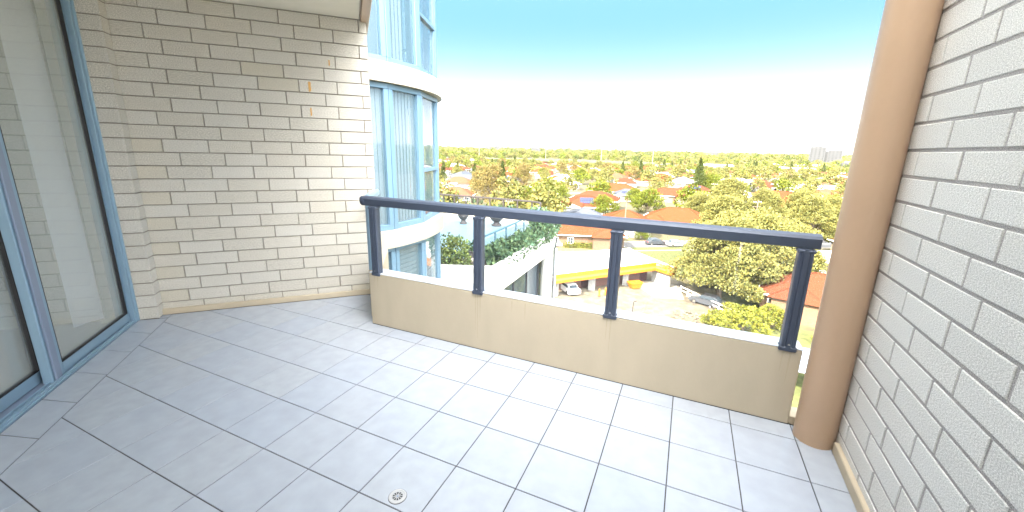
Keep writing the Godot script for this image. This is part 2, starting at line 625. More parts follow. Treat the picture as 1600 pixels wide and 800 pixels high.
func drain() -> void:
	var t := thing("floor_drain", "small round white floor drain with slotted grate set in a tile", "drain", Vector3(-1.052, 0.0005, 1.168))
	var s := Shape.new()
	s.lathe(Vector3.ZERO, [Vector2(0.0375, 0.0), Vector2(0.0375, 0.0022), Vector2(0.0345, 0.0032), Vector2(0.030, 0.0032), Vector2(0.029, 0.0024), Vector2(0.0215, 0.0024)], 40)
	put("rim", s.mesh(), M.white_plastic, t)
	var ring := Shape.new()
	ring.lathe(Vector3.ZERO, [Vector2(0.0395, 0.0), Vector2(0.0392, 0.0011), Vector2(0.0375, 0.0011)], 40)
	put("seal_ring", ring.mesh(), M.grout, t)
	var well := Shape.new()
	well.lathe(Vector3.ZERO, [Vector2(0.0216, 0.0006), Vector2(0.0001, 0.0006)], 24)
	put("well", well.mesh(), M.rubber_black, t)
	var hub := Shape.new()
	hub.lathe(Vector3.ZERO, [Vector2(0.0048, 0.0006), Vector2(0.0048, 0.0024), Vector2(0.0001, 0.0026)], 16)
	put("hub", hub.mesh(), M.frame_grey, t)
	for k in 10:
		var a := TAU * k / 10
		var e := Vector3(cos(a), 0, sin(a))
		var b := Shape.new()
		b.bar(e * 0.0046 + Vector3(0, 0.0015, 0), e * 0.0217 + Vector3(0, 0.0015, 0), 0.0034, 0.0018)
		put("spoke", b.mesh(), M.white_plastic, t)

func eave() -> void:
	# the soffit shelters only the strip in front of the door; the rest of the balcony is open to the sky
	var s := Shape.new()
	s.box(ds(-3.02, 0.4, 2.70), UD * 1.50, Vector3(0, 0.16, 0), US * 3.4, 0.01)
	var o := put("eave_soffit", s.mesh(), M.soffit)
	tag(o, "pale painted eave soffit above the sliding door", "soffit", "", "structure")
	var l := Shape.new()
	l.box(ds(-1.482, 0.4, 2.664), UD * 0.036, Vector3(0, 0.145, 0), US * 3.39, 0.006)
	put("drip_edge", l.mesh(), M.tan_paint, o)

# ---------------------------------------------------------------- parapet and railing
func parapet_and_rail() -> void:
	var t := thing("parapet_wall", "low cream rendered parapet wall below the navy railing", "wall")
	var s := Shape.new()
	s.abox(-2.385, 0.600, -0.002, 0.447, -0.255, PARAPET_Z, 0.006)
	put("upstand", s.mesh(), M.cream_paint, t)
	# the return leg, hidden behind the corner, that reaches the brick wall
	var r := Shape.new()
	var a := Vector3(-2.44, 0.222, -0.27)
	var b := Vector3(-2.84, 0.222, -0.81)
	r.bar(a, b, 0.11, 0.449, Vector3.UP, 0.006)
	put("return_upstand", r.mesh(), M.cream_paint, t)
	var c := Shape.new()
	c.abox(-2.387, 0.602, 0.4472, 0.4555, -0.257, PARAPET_Z + 0.001, 0.003)
	put("coping", c.mesh(), M.coping_paint, t)
	var f := Shape.new()
	f.abox(0.602, 0.66, -0.002, 0.05, -0.25, PARAPET_Z - 0.005, 0.004)
	put("base_ledge", f.mesh(), M.cream_paint, t)
	var dirt := Shape.new()
	dirt.abox(-2.38, 0.60, 0.0003, 0.004, PARAPET_Z - 0.001, PARAPET_Z + 0.003)
	put("sealant", dirt.mesh(), M.grout, t)

	# faint runs of dirt below the post shoes
	grain(mat("drip_stain", lin(0.47, 0.40, 0.295), 0.8), noise("streak", 0, 0, 0), 3.0)
	for q: Array in [[-1.39, 0.30], [-1.372, 0.36], [-1.352, 0.22], [-0.44, 0.16], [-0.415, 0.25], [-2.30, 0.12], [-2.33, 0.07], [0.51, 0.14], [0.545, 0.2], [-1.10, 0.1], [-1.0, 0.14]]:
		var ru := Shape.new()
		var x: float = q[0]
		var l: float = q[1]
		ru.quad(Vector3(x - 0.001, 0.445 - l, PARAPET_Z + 0.0012), Vector3(x + 0.001, 0.445 - l, PARAPET_Z + 0.0012), Vector3(x + 0.006, 0.43, PARAPET_Z + 0.0012), Vector3(x - 0.005, 0.43, PARAPET_Z + 0.0012))
		put("drip_stain", ru.mesh(), M.drip_stain, t)
	var rear := thing("added_rear_parapet", "added cream wall behind the viewer that keeps bright ground out of the glass", "wall")  # unseen wall added to keep sunlit ground out of the pane reflections
	var rs := Shape.new()
	rs.abox(0.0, 0.66, -0.002, 1.05, 3.40, 3.52, 0.006)
	rs.bar(Vector3(0.0, 0.524, 3.45), Vector3(-0.95, 0.524, 3.45), 0.12, 1.052)
	put("upstand", rs.mesh(), M.cream_paint, rear)
	var rail := thing("balcony_railing", "navy blue metal railing with clear glass panels on the parapet", "railing")
	var top := Shape.new()
	profile_x(top, -2.43, 0.588, [Vector2(-0.155, 1.003), Vector2(-0.150, 1.052), Vector2(-0.160, 1.066), Vector2(-0.178, 1.073), Vector2(-0.202, 1.073), Vector2(-0.220, 1.066), Vector2(-0.230, 1.052), Vector2(-0.225, 1.003), Vector2(-0.214, 0.999), Vector2(-0.166, 0.999)])
	put("handrail", top.mesh(), M.rail_navy, rail)
	var back := Shape.new()
	back.bar(Vector3(-2.44, 1.033, -0.20), Vector3(-2.80, 1.033, -0.725), 0.066, 0.066, Vector3.UP, 0.016)
	put("return_handrail", back.mesh(), M.frame_blue, rail)  # lighter blue than the navy rail: sky reflection put into the colour
	var elbow := Shape.new()
	elbow.lathe(Vector3(-2.432, 1.034, -0.19), [Vector2(0.0, -0.037), Vector2(0.030, -0.036), Vector2(0.042, -0.022), Vector2(0.045, 0.0), Vector2(0.042, 0.022), Vector2(0.030, 0.036), Vector2(0.0, 0.037)], 18)
	put("elbow", elbow.mesh(), M.rail_navy, rail)
	for x: float in [-2.312, -1.373, -0.424, 0.528]:
		var p := Shape.new()
		post_section(p, x, -0.152, 0.030, 0.026, 0.452, 1.0)
		var post := put("post", p.mesh(), M.rail_navy, rail)
		var shoe := Shape.new()
		shoe.abox(x - 0.043, x + 0.043, 0.432, 0.460, -0.178, -0.124, 0.006)
		put("shoe", shoe.mesh(), M.rail_navy, post)
		var bolt := Shape.new()
		bolt.tube(Vector3(x, 0.475, -0.127), Vector3(x, 0.475, -0.121), 0.007, 0.006, 10)
		put("bolt", bolt.mesh(), M.chrome, post)
		var cap := Shape.new()
		cap.abox(x - 0.040, x + 0.040, 0.980, 0.999, -0.185, -0.123, 0.006)
		put("bracket", cap.mesh(), M.rail_navy, post)
	var rp := Shape.new()
	rp.tube(Vector3(-2.425, 0.45, -0.215), Vector3(-2.425, 1.0, -0.215), 0.026, 0.026, 16)
	put("return_post", rp.mesh(), M.frame_blue, rail)  # navy post coloured lighter, painting in the sky mirrored on its metal
	var xs := [-2.282, -1.403, -1.343, -0.454, -0.394, 0.498]
	for k in 3:
		var g := Shape.new()
		g.abox(xs[k * 2] + 0.004, xs[k * 2 + 1] - 0.004, 0.462, 0.998, -0.155, -0.149)
		put("glass_pane", g.mesh(), M.clear_glass, rail)

# a post with two shallow grooves down its face
func post_section(s: Shape, x: float, z: float, hw: float, hd: float, y0: float, y1: float) -> void:
	var prof := PackedVector2Array([Vector2(-hw, hd), Vector2(-hw * 0.62, hd), Vector2(-hw * 0.55, hd - 0.004), Vector2(-hw * 0.42, hd - 0.004), Vector2(-hw * 0.35, hd + 0.002), Vector2(hw * 0.35, hd + 0.002), Vector2(hw * 0.42, hd - 0.004), Vector2(hw * 0.55, hd - 0.004), Vector2(hw * 0.62, hd), Vector2(hw, hd), Vector2(hw + 0.004, hd - 0.006), Vector2(hw + 0.004, -hd), Vector2(-hw - 0.004, -hd), Vector2(-hw - 0.004, hd - 0.006)])
	for i in prof.size():
		var a := prof[i]
		var b := prof[(i + 1) % prof.size()]
		s.quad(Vector3(x + a.x, y0, z + a.y), Vector3(x + b.x, y0, z + b.y), Vector3(x + b.x, y1, z + b.y), Vector3(x + a.x, y1, z + a.y))

# a (z, y) profile swept along x with closed ends
func profile_x(s: Shape, x0: float, x1: float, prof: Array) -> void:
	var mid := Vector2.ZERO
	for p: Vector2 in prof:
		mid += p / prof.size()
	for i in prof.size():
		var a: Vector2 = prof[i]
		var b: Vector2 = prof[(i + 1) % prof.size()]
		s._out(Vector3(x0, a.y, a.x), Vector3(x1, a.y, a.x), Vector3(x1, b.y, b.x), Vector3(x0, b.y, b.x), Vector3((x0 + x1) / 2, mid.y, mid.x))
		s.tri(Vector3(x1, mid.y, mid.x), Vector3(x1, b.y, b.x), Vector3(x1, a.y, a.x))
		s.tri(Vector3(x0, mid.y, mid.x), Vector3(x0, a.y, a.x), Vector3(x0, b.y, b.x))

# ---------------------------------------------------------------- sliding door and the room behind it
func dbox(s: Shape, d0: float, d1: float, s0: float, s1: float, y0: float, y1: float, ch := 0.003) -> void:
	s.box(ds((d0 + d1) / 2, (s0 + s1) / 2, (y0 + y1) / 2), UD * (d1 - d0) / 2, Vector3(0, (y1 - y0) / 2, 0), US * (s1 - s0) / 2, ch)

func dpart(called: String, m: Material, parent: Node, d0: float, d1: float, s0: float, s1: float, y0: float, y1: float, ch := 0.003) -> MeshInstance3D:
	var s := Shape.new()
	dbox(s, d0, d1, s0, s1, y0, y1, ch)
	return put(called, s.mesh(), m, parent)

func door() -> void:
	var t := thing("sliding_door", "tall light blue aluminium sliding glass door beside the brick wall", "door")
	var f: Material = M.frame_blue
	# sill with two ridges, head and jamb
	dpart("sill", f, t, -3.56, -3.415, -2.50, 3.3, -0.01, 0.012)
	dpart("sill_ridge", f, t, -3.432, -3.422, -2.45, 3.3, 0.012, 0.026, 0.002)
	dpart("sill_ridge", f, t, -3.462, -3.454, -2.45, 3.3, 0.012, 0.026, 0.002)
	dpart("sill_track", M.frame_grey, t, -3.534, -3.466, -1.47, 3.3, 0.012, 0.015, 0.0)
	dpart("jamb", f, t, -3.55, -3.40, -2.505, -2.43, 0.0, 2.55, 0.004)
	dpart("jamb_stop", f, t, -3.53, -3.412, -2.43, -2.405, 0.0, 2.55, 0.003)
	dpart("head", f, t, -3.55, -3.40, -2.43, 3.3, 2.47, 2.55, 0.004)
	# the fixed leaf nearest the brick wall
	var a := dpart("fixed_leaf_stile", f, t, -3.488, -3.440, -1.566, -1.455, 0.012, 2.47, 0.004)
	dpart("interlock", M.frame_grey, a, -3.4395, -3.428, -1.522, -1.470, 0.014, 2.47, 0.003)
	dpart("fixed_leaf_stile", f, t, -3.488, -3.444, -2.405, -2.375, 0.012, 2.47, 0.004)
	dpart("bottom_rail", f, t, -3.486, -3.442, -2.375, -1.566, 0.026, 0.092, 0.004)
	dpart("top_rail", f, t, -3.486, -3.442, -2.375, -1.566, 2.40, 2.468, 0.004)
	dpart("glass_pane", M.door_glass, t, -3.467, -3.461, -2.37, -1.57, 0.09, 2.40, 0.0)
	dpart("gasket", M.rubber_black, t, -3.470, -3.4405, -2.376, -2.369, 0.094, 2.40, 0.0)
	dpart("gasket", M.rubber_black, t, -3.470, -3.4415, -2.369, -1.572, 0.0925, 0.098, 0.0)
	dpart("gasket", M.rubber_black, t, -3.470, -3.4415, -1.572, -1.5665, 0.0985, 2.40, 0.0)
	# the sliding leaf on the inner track
	dpart("sliding_leaf_stile", M.frame_grey, t, -3.548, -3.504, -1.575, -1.490, 0.016, 2.47, 0.004)
	dpart("bottom_rail", f, t, -3.546, -3.506, -1.49, 3.2, 0.018, 0.092, 0.004)
	dpart("top_rail", f, t, -3.546, -3.506, -1.49, 3.2, 2.40, 2.468, 0.004)
	dpart("glass_pane", M.door_glass, t, -3.529, -3.523, -1.488, 3.2, 0.09, 2.40, 0.0)
	dpart("gasket", M.rubber_black, t, -3.532, -3.505, -1.4895, -1.482, 0.094, 2.40, 0.0)
	dpart("gasket", M.rubber_black, t, -3.532, -3.5055, -1.482, 3.2, 0.0925, 0.098, 0.0)

func living_room() -> void:
	var fl := dpart("carpet_floor", M.carpet, self, -8.2, -3.556, SIDE_S - 0.2, 4.5, -0.2, 0.004, 0.0)
	structure(fl, "beige carpet floor inside the sliding door", "floor")
	# the cream brick wall carries on into the room
	var wall := thing("brick_inner_wall", "dim cream brick wall inside the room behind the door glass", "wall")
	dpart("wall_core", M.mortar_dark, wall, -8.2, -3.66, SIDE_S - 0.24, SIDE_S - BRICK_DEPTH, 0, 2.6, 0.0)
	var kinds := func(_r: int, _k: int) -> Material:
		return M["brick_cream_%d" % (rng.randi() % 4)]
	var joints := func(r: int) -> Array:
		var e := []
		for c in 9:
			e.append(-6.35 + 0.3072 * c + (0.1 if r % 2 else 0.0))
		e.append(-3.665)
		return e
	lay_bricks(wall, US * (SIDE_S - BRICK_DEPTH), UD, US, 2.535, 0.1057, range(0, 24), joints, kinds)
	var back := dpart("room_back_wall", M.plaster, self, -8.4, -8.2, SIDE_S - 0.2, 4.7, -0.2, 2.7, 0.0)
	structure(back, "plain wall at the back of the dim room", "wall")
	var end := dpart("room_end_wall", M.plaster, self, -8.2, -3.56, 4.5, 4.7, -0.2, 2.7, 0.0)
	structure(end, "plain end wall of the dim room", "wall")
	var ce := dpart("room_ceiling", M.plaster, self, -8.2, -3.556, SIDE_S - 0.2, 4.5, 2.56, 2.72, 0.0)
	structure(ce, "ceiling of the dim room behind the door", "ceiling")
	# two overlapping panels of a vertical blind hang inside, near the fixed leaf
	var b := thing("panel_blind", "long white panel blind hanging inside the right door leaf", "blind")
	# seen through the glass: a wide front panel and a narrower one half behind it
	var pa := ds(-3.71, -2.24, 0)
	var pb := ds(-3.606, -2.415, 0)
	var along := (pb - pa).normalized()
	var face := along.cross(Vector3.UP)
	var w := pa.distance_to(pb)
	for q: Array in [[0.0, 0.74, 0.07, 0.0], [0.68, 1.0, 0.06, 0.014]]:
		var s := Shape.new()
		s.box(pa + along * w * (float(q[0]) + float(q[1])) / 2 - face * float(q[3]) + Vector3(0, (float(q[2]) + 2.45) / 2, 0), along * w * (float(q[1]) - float(q[0])) / 2, Vector3(0, (2.45 - float(q[2])) / 2, 0), face * 0.002)
		put("panel", s.mesh(), M.panel_white, b)
	dpart("blind_track", M.white_plastic, b, -3.84, -3.76, -2.5, 2.5, 2.45, 2.5)

# ---------------------------------------------------------------- ground and roads
func plan(pts: Array) -> PackedVector2Array:
	var p := PackedVector2Array()
	for q: Array in pts:
		p.append(Vector2(q[0], q[1]))
	return p

func sheet(called: String, m: Material, pts: Array, y: float, label: String, category: String) -> MeshInstance3D:
	var s := Shape.new()
	var p := plan(pts)
	var idx := Geometry2D.triangulate_polygon(p)
	for i in range(0, idx.size(), 3):
		var a := Vector3(p[idx[i]].x, y, p[idx[i]].y)
		var b := Vector3(p[idx[i + 1]].x, y, p[idx[i + 1]].y)
		var d := Vector3(p[idx[i + 2]].x, y, p[idx[i + 2]].y)
		if (b - a).cross(d - a).y > 0.0:
			s.tri(a, b, d)
		else:
			s.tri(a, d, b)
	var o := put(called, s.mesh(), m)
	structure(o, label, category)
	return o

# the plain lies at GROUND and climbs to low ridges some kilometres off
func land(x: float, z: float) -> float:
	var r := sqrt(x * x + z * z)
	return GROUND + 13.0 * smoothstep(500.0, 2600.0, r) + 3.0 * sin(x * 0.004 + 1.0) * sin(z * 0.003) * smoothstep(300.0, 900.0, r)

func ribbon(a: Vector2, b: Vector2, w: float) -> Array:
	var n := (b - a).normalized().orthogonal() * w / 2
	return [[a.x + n.x, a.y + n.y], [b.x + n.x, b.y + n.y], [b.x - n.x, b.y - n.y], [a.x - n.x, a.y - n.y]]

func ground_and_roads() -> void:
	var soil := noise("soil", 0.02, 0.55, 1.0, FastNoiseLite.TYPE_SIMPLEX_SMOOTH, 5, 512)
	var fine := noise("fine_ground", 0.11, 0.8, 1.0, FastNoiseLite.TYPE_SIMPLEX_SMOOTH, 5)
	grain(mat("ground", lin(0.080, 0.070, 0.027), 1.0), soil, 0.02)
	grain(mat("lawn", lin(0.080, 0.095, 0.020), 1.0), soil, 0.11)
	grain(mat("dry_lawn", lin(0.15, 0.125, 0.045), 1.0), soil, 0.09)
	grain(mat("asphalt", lin(0.075, 0.075, 0.078), 0.9), fine, 0.4)
	grain(mat("concrete", lin(0.135, 0.112, 0.075), 0.9), soil, 0.06)
	grain(mat("pale_concrete", lin(0.26, 0.235, 0.19), 0.9), fine, 0.2)
	mat("road_white", lin(0.75, 0.75, 0.72), 0.8)
	var s := Shape.new()
	var rings := [0.0, 30.0, 60.0, 100.0, 160.0, 240.0, 350.0, 500.0, 700.0, 950.0, 1250.0, 1600.0, 2000.0, 2500.0, 3100.0, 4200.0]
	for k in rings.size() - 1:
		for i in 72:
			var t0 := TAU * i / 72
			var t1 := TAU * (i + 1) / 72
			var q := []
			for e: Array in [[rings[k], t0], [rings[k], t1], [rings[k + 1], t1], [rings[k + 1], t0]]:
				var x: float = e[0] * cos(e[1])
				var z: float = e[0] * sin(e[1])
				q.append(Vector3(x, land(x, z), z))
			s.quad(q[3], q[2], q[1], q[0])
	structure(put("ground", s.mesh(), M.ground), "olive and earthy ground of the wide suburban plain", "ground")
	sheet("forecourt", M.concrete, [[-21, -34], [4.6, -40], [4.5, -57], [-2.0, -66], [-8, -72], [-25, -60]], GROUND + 0.02, "pale concrete forecourt in front of the yellow-edged workshop", "forecourt")
	sheet("driveway", M.pale_concrete, [[-6.2, -58.6], [-2.6, -53.5], [1.2, -54.5], [0.4, -60.5], [-3.2, -61.5]], GROUND + 0.028, "bright concrete apron beside the right end of the workshop", "driveway")
	var road := sheet("road", M.asphalt, ribbon(Vector2(-75, -43), Vector2(70, -134), 8.0), GROUND + 0.012, "grey asphalt street behind the workshop", "road")
	var kerb := Shape.new()
	for side: float in [-1.0, 1.0]:
		var n := Vector2(145, -91).normalized().orthogonal() * 4.1 * side
		kerb.bar(Vector3(-75 + n.x, GROUND + 0.06, -43 + n.y), Vector3(70 + n.x, GROUND + 0.06, -134 + n.y), 0.3, 0.14)
	put("kerb", kerb.mesh(), M.pale_concrete, road)
	for k in 24:
		var a := Vector2(-75, -43).lerp(Vector2(70, -134), (k + 0.2) / 24.0)
		var b := Vector2(-75, -43).lerp(Vector2(70, -134), (k + 0.6) / 24.0)
		var dash := Shape.new()
		dash.bar(Vector3(a.x, GROUND + 0.016, a.y), Vector3(b.x, GROUND + 0.016, b.y), 0.14, 0.006)
		put("lane_dash", dash.mesh(), M.road_white, road)
	sheet("road", M.asphalt, ribbon(Vector2(-160, -150), Vector2(120, -236), 7.0), GROUND + 0.012, "grey residential street farther off among the roofs", "road")
	sheet("road", M.asphalt, ribbon(Vector2(18, -96), Vector2(-4, -310), 6.5), GROUND + 0.018, "side street running away between gardens", "road")
	sheet("lawn", M.lawn, [[-14, -80], [5, -92], [9, -78], [2, -66], [-4, -69]], GROUND + 0.02, "green grass verge behind the white workshop roof", "lawn")
	sheet("lawn", M.dry_lawn, [[-32, -72], [-17, -82], [-10, -75], [-22, -63]], GROUND + 0.024, "pale dry grass verge by the parked car", "lawn")
	sheet("lawn", M.lawn, [[4.8, -30], [26, -34], [26, -52], [6, -49]], GROUND + 0.02, "bright lawn below the column, half in the shade of the tower", "lawn")
	sheet("lawn", M.lawn, [[5.2, -53.5], [30, -54.5], [42, -104], [12, -88], [7, -72]], GROUND + 0.02, "green garden ground under the gum trees and round the red-tiled house", "lawn")
	var f := []
	for i in 28:
		var t := TAU * i / 28
		f.append([-190 + 190 * cos(t) + 40 * sin(t), -690 + 95 * sin(t) - 20 * cos(t)])
	sheet("playing_field", M.lawn, f, land(-190, -690) + 3.2, "light green playing field among distant trees", "field")
	for q: Array in [[-330, -610, "leftmost"], [-270, -780, "second from left"], [-130, -640, "third from left"], [-60, -720, "rightmost"]]:
		var pole := thing("floodlight_pole", "tall pale floodlight pole, " + str(q[2]) + " of four beside the distant playing field", "light pole", Vector3(q[0], land(q[0], q[1]), q[1]), 0.0, "floodlight poles round the playing field")
		var ps := Shape.new()
		ps.tube(Vector3.ZERO, Vector3(0, 26, 0), 0.5, 0.3, 8)
		put("pole", ps.mesh(), M.pale_concrete, pole)
		var hs := Shape.new()
		hs.abox(-2.4, 2.4, 25.6, 27.4, -0.3, 0.3)
		put("lamp_bank", hs.mesh(), M.pale_concrete, pole)

# ---------------------------------------------------------------- the tower that the balcony belongs to
const BAY := Vector3(-7.7, 0, -3.9)
const BAY_R := 2.85

func on_bay(deg: float, r: float, y: float) -> Vector3:
	return BAY + Vector3(cos(deg_to_rad(deg)) * r, y, sin(deg_to_rad(deg)) * r)

func arc_band(r0: float, r1: float, a0: float, a1: float, y0: float, y1: float, step := 4.0) -> ArrayMesh:
	var s := Shape.new()
	var k := ceili(absf(a1 - a0) / step)
	for i in k:
		var p := lerpf(a0, a1, float(i) / k)
		var q := lerpf(a0, a1, float(i + 1) / k)
		var np := on_bay(p, 1.0, 0) - BAY
		var nq := on_bay(q, 1.0, 0) - BAY
		for e: Array in [[r1, 1.0], [r0, -1.0]]:
			var r: float = e[0]
			var A := on_bay(p, r, y0)
			var B := on_bay(q, r, y0)
			var C := on_bay(q, r, y1)
			var D := on_bay(p, r, y1)
			if e[1] > 0.0:
				s.tri_n(A, B, D, np, nq, np)
				s.tri_n(B, C, D, nq, nq, np)
			else:
				s.tri_n(B, A, C, -nq, -np, -nq)
				s.tri_n(A, D, C, -np, -np, -nq)
		s.quad(on_bay(p, r0, y1), on_bay(p, r1, y1), on_bay(q, r1, y1), on_bay(q, r0, y1))
		s.quad(on_bay(q, r0, y0), on_bay(q, r1, y0), on_bay(p, r1, y0), on_bay(p, r0, y0))
	return s.mesh()

func tower() -> void:
	var t := thing("apartment_tower", "pale apartment tower with a rounded bay of light blue windows", "building")
	# the main body, left of and behind the balcony; unseen heights set for its shade
	var s := Shape.new()
	s.slab(plan([[-42, -6], [-12.0, -6], [-12.0, 0.3], [-42, 0.3]]), GROUND, 11.2)
	s.slab(plan([[-11.998, -6], [-8.6, -6], [-8.6, 0.3], [-11.998, 0.3]]), GROUND, 5.9)
	s.slab(plan([[-42, 0.302], [-8.6, 0.302], [-4.4, 4.5], [-4.4, 24], [-42, 24]]), GROUND, 7.2)
	# added unseen storey over the flat, shaped to block sun from the balcony
	s.slab(plan_of([ds(-3.5, -2.5, 0), ds(-3.5, 8.0, 0), ds(-6.25, 8.0, 0), ds(-6.25, -2.5, 0)]), 2.88, 7.2)
	s.slab(plan([[-8.58, 0.6], [-4.38, 4.6], [-4.38, 18], [6, 18], [6, 3.9], [0.6, 3.6], [-4.0, -0.2]]), GROUND, -0.36)
	put("wall", s.mesh(), M.plaster, t)
	grain(mat("slat_white", lin(0.36, 0.40, 0.43), 0.5), null, 1.0)
	mat("room_dark", lin(0.20, 0.21, 0.22), 0.9)
	var core := Shape.new()
	core.lathe(Vector3(BAY.x, 0, BAY.z), [Vector2(2.2, GROUND), Vector2(2.2, 5.55), Vector2(0.01, 5.55)], 32)
	put("bay_core", core.mesh(), M.room_dark, t)
	for level in range(-1, 3):
		put("floor_band", arc_band(2.2, 2.985, 75, -120, 2.8 * level - 0.31, 2.8 * level), M.band_paint, t)
	put("bay_skirt", arc_band(2.2, 2.86, 75, -120, GROUND, -3.11), M.band_paint, t)
	var cuts := [61.0, 44.0, 27.0, 10.0, -7.0, -31.0, -55.0, -80.0, -104.0]
	for level in range(-1, 2):
		var y0 := 2.8 * level
		for k in cuts.size() - 1:
			bay_window(t, cuts[k], cuts[k + 1], y0, y0 + 2.49, level, k)

func bay_window(t: Node3D, a0: float, a1: float, y0: float, y1: float, level: int, k: int) -> void:
	var p := on_bay(a0, BAY_R, 0)
	var q := on_bay(a1, BAY_R, 0)
	var along := (q - p).normalized()
	var out := along.cross(Vector3.UP)
	if out.dot(p - BAY) < 0.0:
		out = -out
	var f := Shape.new()
	var U := Vector3.UP
	var inset := along * 0.045
	var mid := (p + q) / 2
	var half := (q - p).length() / 2
	# frame: sill, head, two mullion halves; the last panes also have a transom
	f.box(mid + U * (y0 + 0.05), along * half, U * 0.05, out * 0.045, 0.006)
	f.box(mid + U * (y1 - 0.045), along * half, U * 0.045, out * 0.045, 0.006)
	f.box(p + inset + U * (y0 + y1) / 2, along * 0.045, U * ((y1 - y0) / 2 - 0.092), out * 0.05, 0.006)
	f.box(q - inset + U * (y0 + y1) / 2, along * 0.045, U * ((y1 - y0) / 2 - 0.092), out * 0.05, 0.006)
	var opening := k >= 4
	if opening:
		f.box(mid + U * (y0 + 1.02), along * (half - 0.09), U * 0.035, out * 0.045, 0.006)
	var w := put("window", f.mesh(), M.bay_frame, t)
	var g := Shape.new()
	g.box(mid + U * (y0 + y1) / 2 - out * 0.008, along * (half - 0.09), U * ((y1 - y0) / 2 - 0.09), out * 0.003)
	put("pane", g.mesh(), M.tower_glass, w)
	if opening:
		for e: Array in [[0.10, 0.985], [1.055, 2.39]]:
			for side: float in [-1.0, 1.0]:
				var sash := Shape.new()
				sash.box(mid + along * side * (half - 0.115) + U * (y0 + (float(e[0]) + float(e[1])) / 2) + out * 0.012, along * 0.024, U * (float(e[1]) - float(e[0])) / 2, out * 0.022, 0.004)
				put("sash", sash.mesh(), M.bay_frame, w)
	var b := Shape.new()
	if level == -1:
		# louvred shutters
		for i in 26:
			b.box(mid - out * 0.10 + U * (y0 + 0.15 + i * 0.088), along * (half - 0.10), (U * 0.9 + out * 0.45).normalized() * 0.042, (out * 0.9 - U * 0.45).normalized() * 0.005)
		stuff(put("louvre_shutter", b.mesh(), M.slat_white, w))
	else:
		# vertical blind, part drawn back on the leftmost panes
		var n := int(half * 2.0 / 0.092)
		for i in n:
			if (level == 1 and k == 3 and i > n - 4) or (k >= 5 and i > n / 2) or (level == 1 and k == 2 and i > n / 2 and i < n - 1):
				continue
			var turn := along.rotated(U, 0.28 + rng.randf_range(-0.06, 0.06))
			b.box(p + along * (0.06 + 0.09 * (i + 0.5)) - out * 0.13 + U * (y0 + 1.25), turn * 0.046, U * 1.17, out * 0.0015)
		stuff(put("vertical_blind", b.mesh(), M.blind_white, w))

# ---------------------------------------------------------------- plants
const GREEN_OLIVE := [0.096, 0.097, 0.032]
const GREEN_BRIGHT := [0.064, 0.078, 0.012]
const GREEN_DARK := [0.040, 0.052, 0.015]
const GREEN_OCHRE := [0.090, 0.074, 0.028]
const GREEN_COOL := [0.050, 0.085, 0.046]
const GREEN_LIME := [0.098, 0.106, 0.018]

func foliage(key: String) -> StandardMaterial3D:
	var m := mat(key, Color(1, 1, 1), 0.65)
	m.vertex_color_use_as_albedo = true
	m.cull_mode = BaseMaterial3D.CULL_DISABLED
	m.metallic_specular = 0.2
	m.backlight = Color(0.45, 0.5, 0.22)
	return m

func leaf_tint(g: Array, spread: float) -> Color:
	var k := exp(rng.randf_range(-spread, spread))
	var warm := rng.randf_range(-0.12, 0.16)
	return Color(g[0] * k * (1.0 + warm), g[1] * k, g[2] * k * (1.0 - warm))

# one leaf or leaf spray: a bent diamond
func leaf(s: Shape, at: Vector3, dir: Vector3, side: Vector3, l: float, w: float) -> void:
	var up := dir.cross(side).normalized()
	var mid := at + dir * l * 0.5 + up * l * 0.08
	s.tri(at, mid - side * w, mid + side * w)
	s.tri(mid + side * w, mid - side * w, at + dir * l)

func rand_dir() -> Vector3:
	var z := rng.randf_range(-1, 1)
	var t := rng.randf() * TAU
	var r := sqrt(1.0 - z * z)
	return Vector3(r * cos(t), z, r * sin(t))

# leaf sprays through the outer part of an ellipsoid
func clump(s: Shape, o: Vector3, r: Vector3, count: int, size: float, g: Array, spread := 0.35, core := 0.5) -> void:
	var own := exp(rng.randf_range(-0.16, 0.16))
	var gg := [g[0] * own, g[1] * own, g[2] * own]
	for i in count:
		var d := rand_dir()
		var rad := pow(rng.randf_range(core * core * core, 1.0), 1.0 / 3.0) * rng.randf_range(0.86, 1.08)
		var at := o + Vector3(d.x * r.x, d.y * r.y, d.z * r.z) * rad
		var dir := (d + rand_dir() * 0.9 + Vector3(0, 0.1, 0)).normalized()
		var side := dir.cross(rand_dir()).normalized()
		var k := rng.randf_range(0.6, 1.25) * size
		s.tint = leaf_tint(gg, spread)
		leaf(s, at, dir, side, k, k * rng.randf_range(0.28, 0.45))

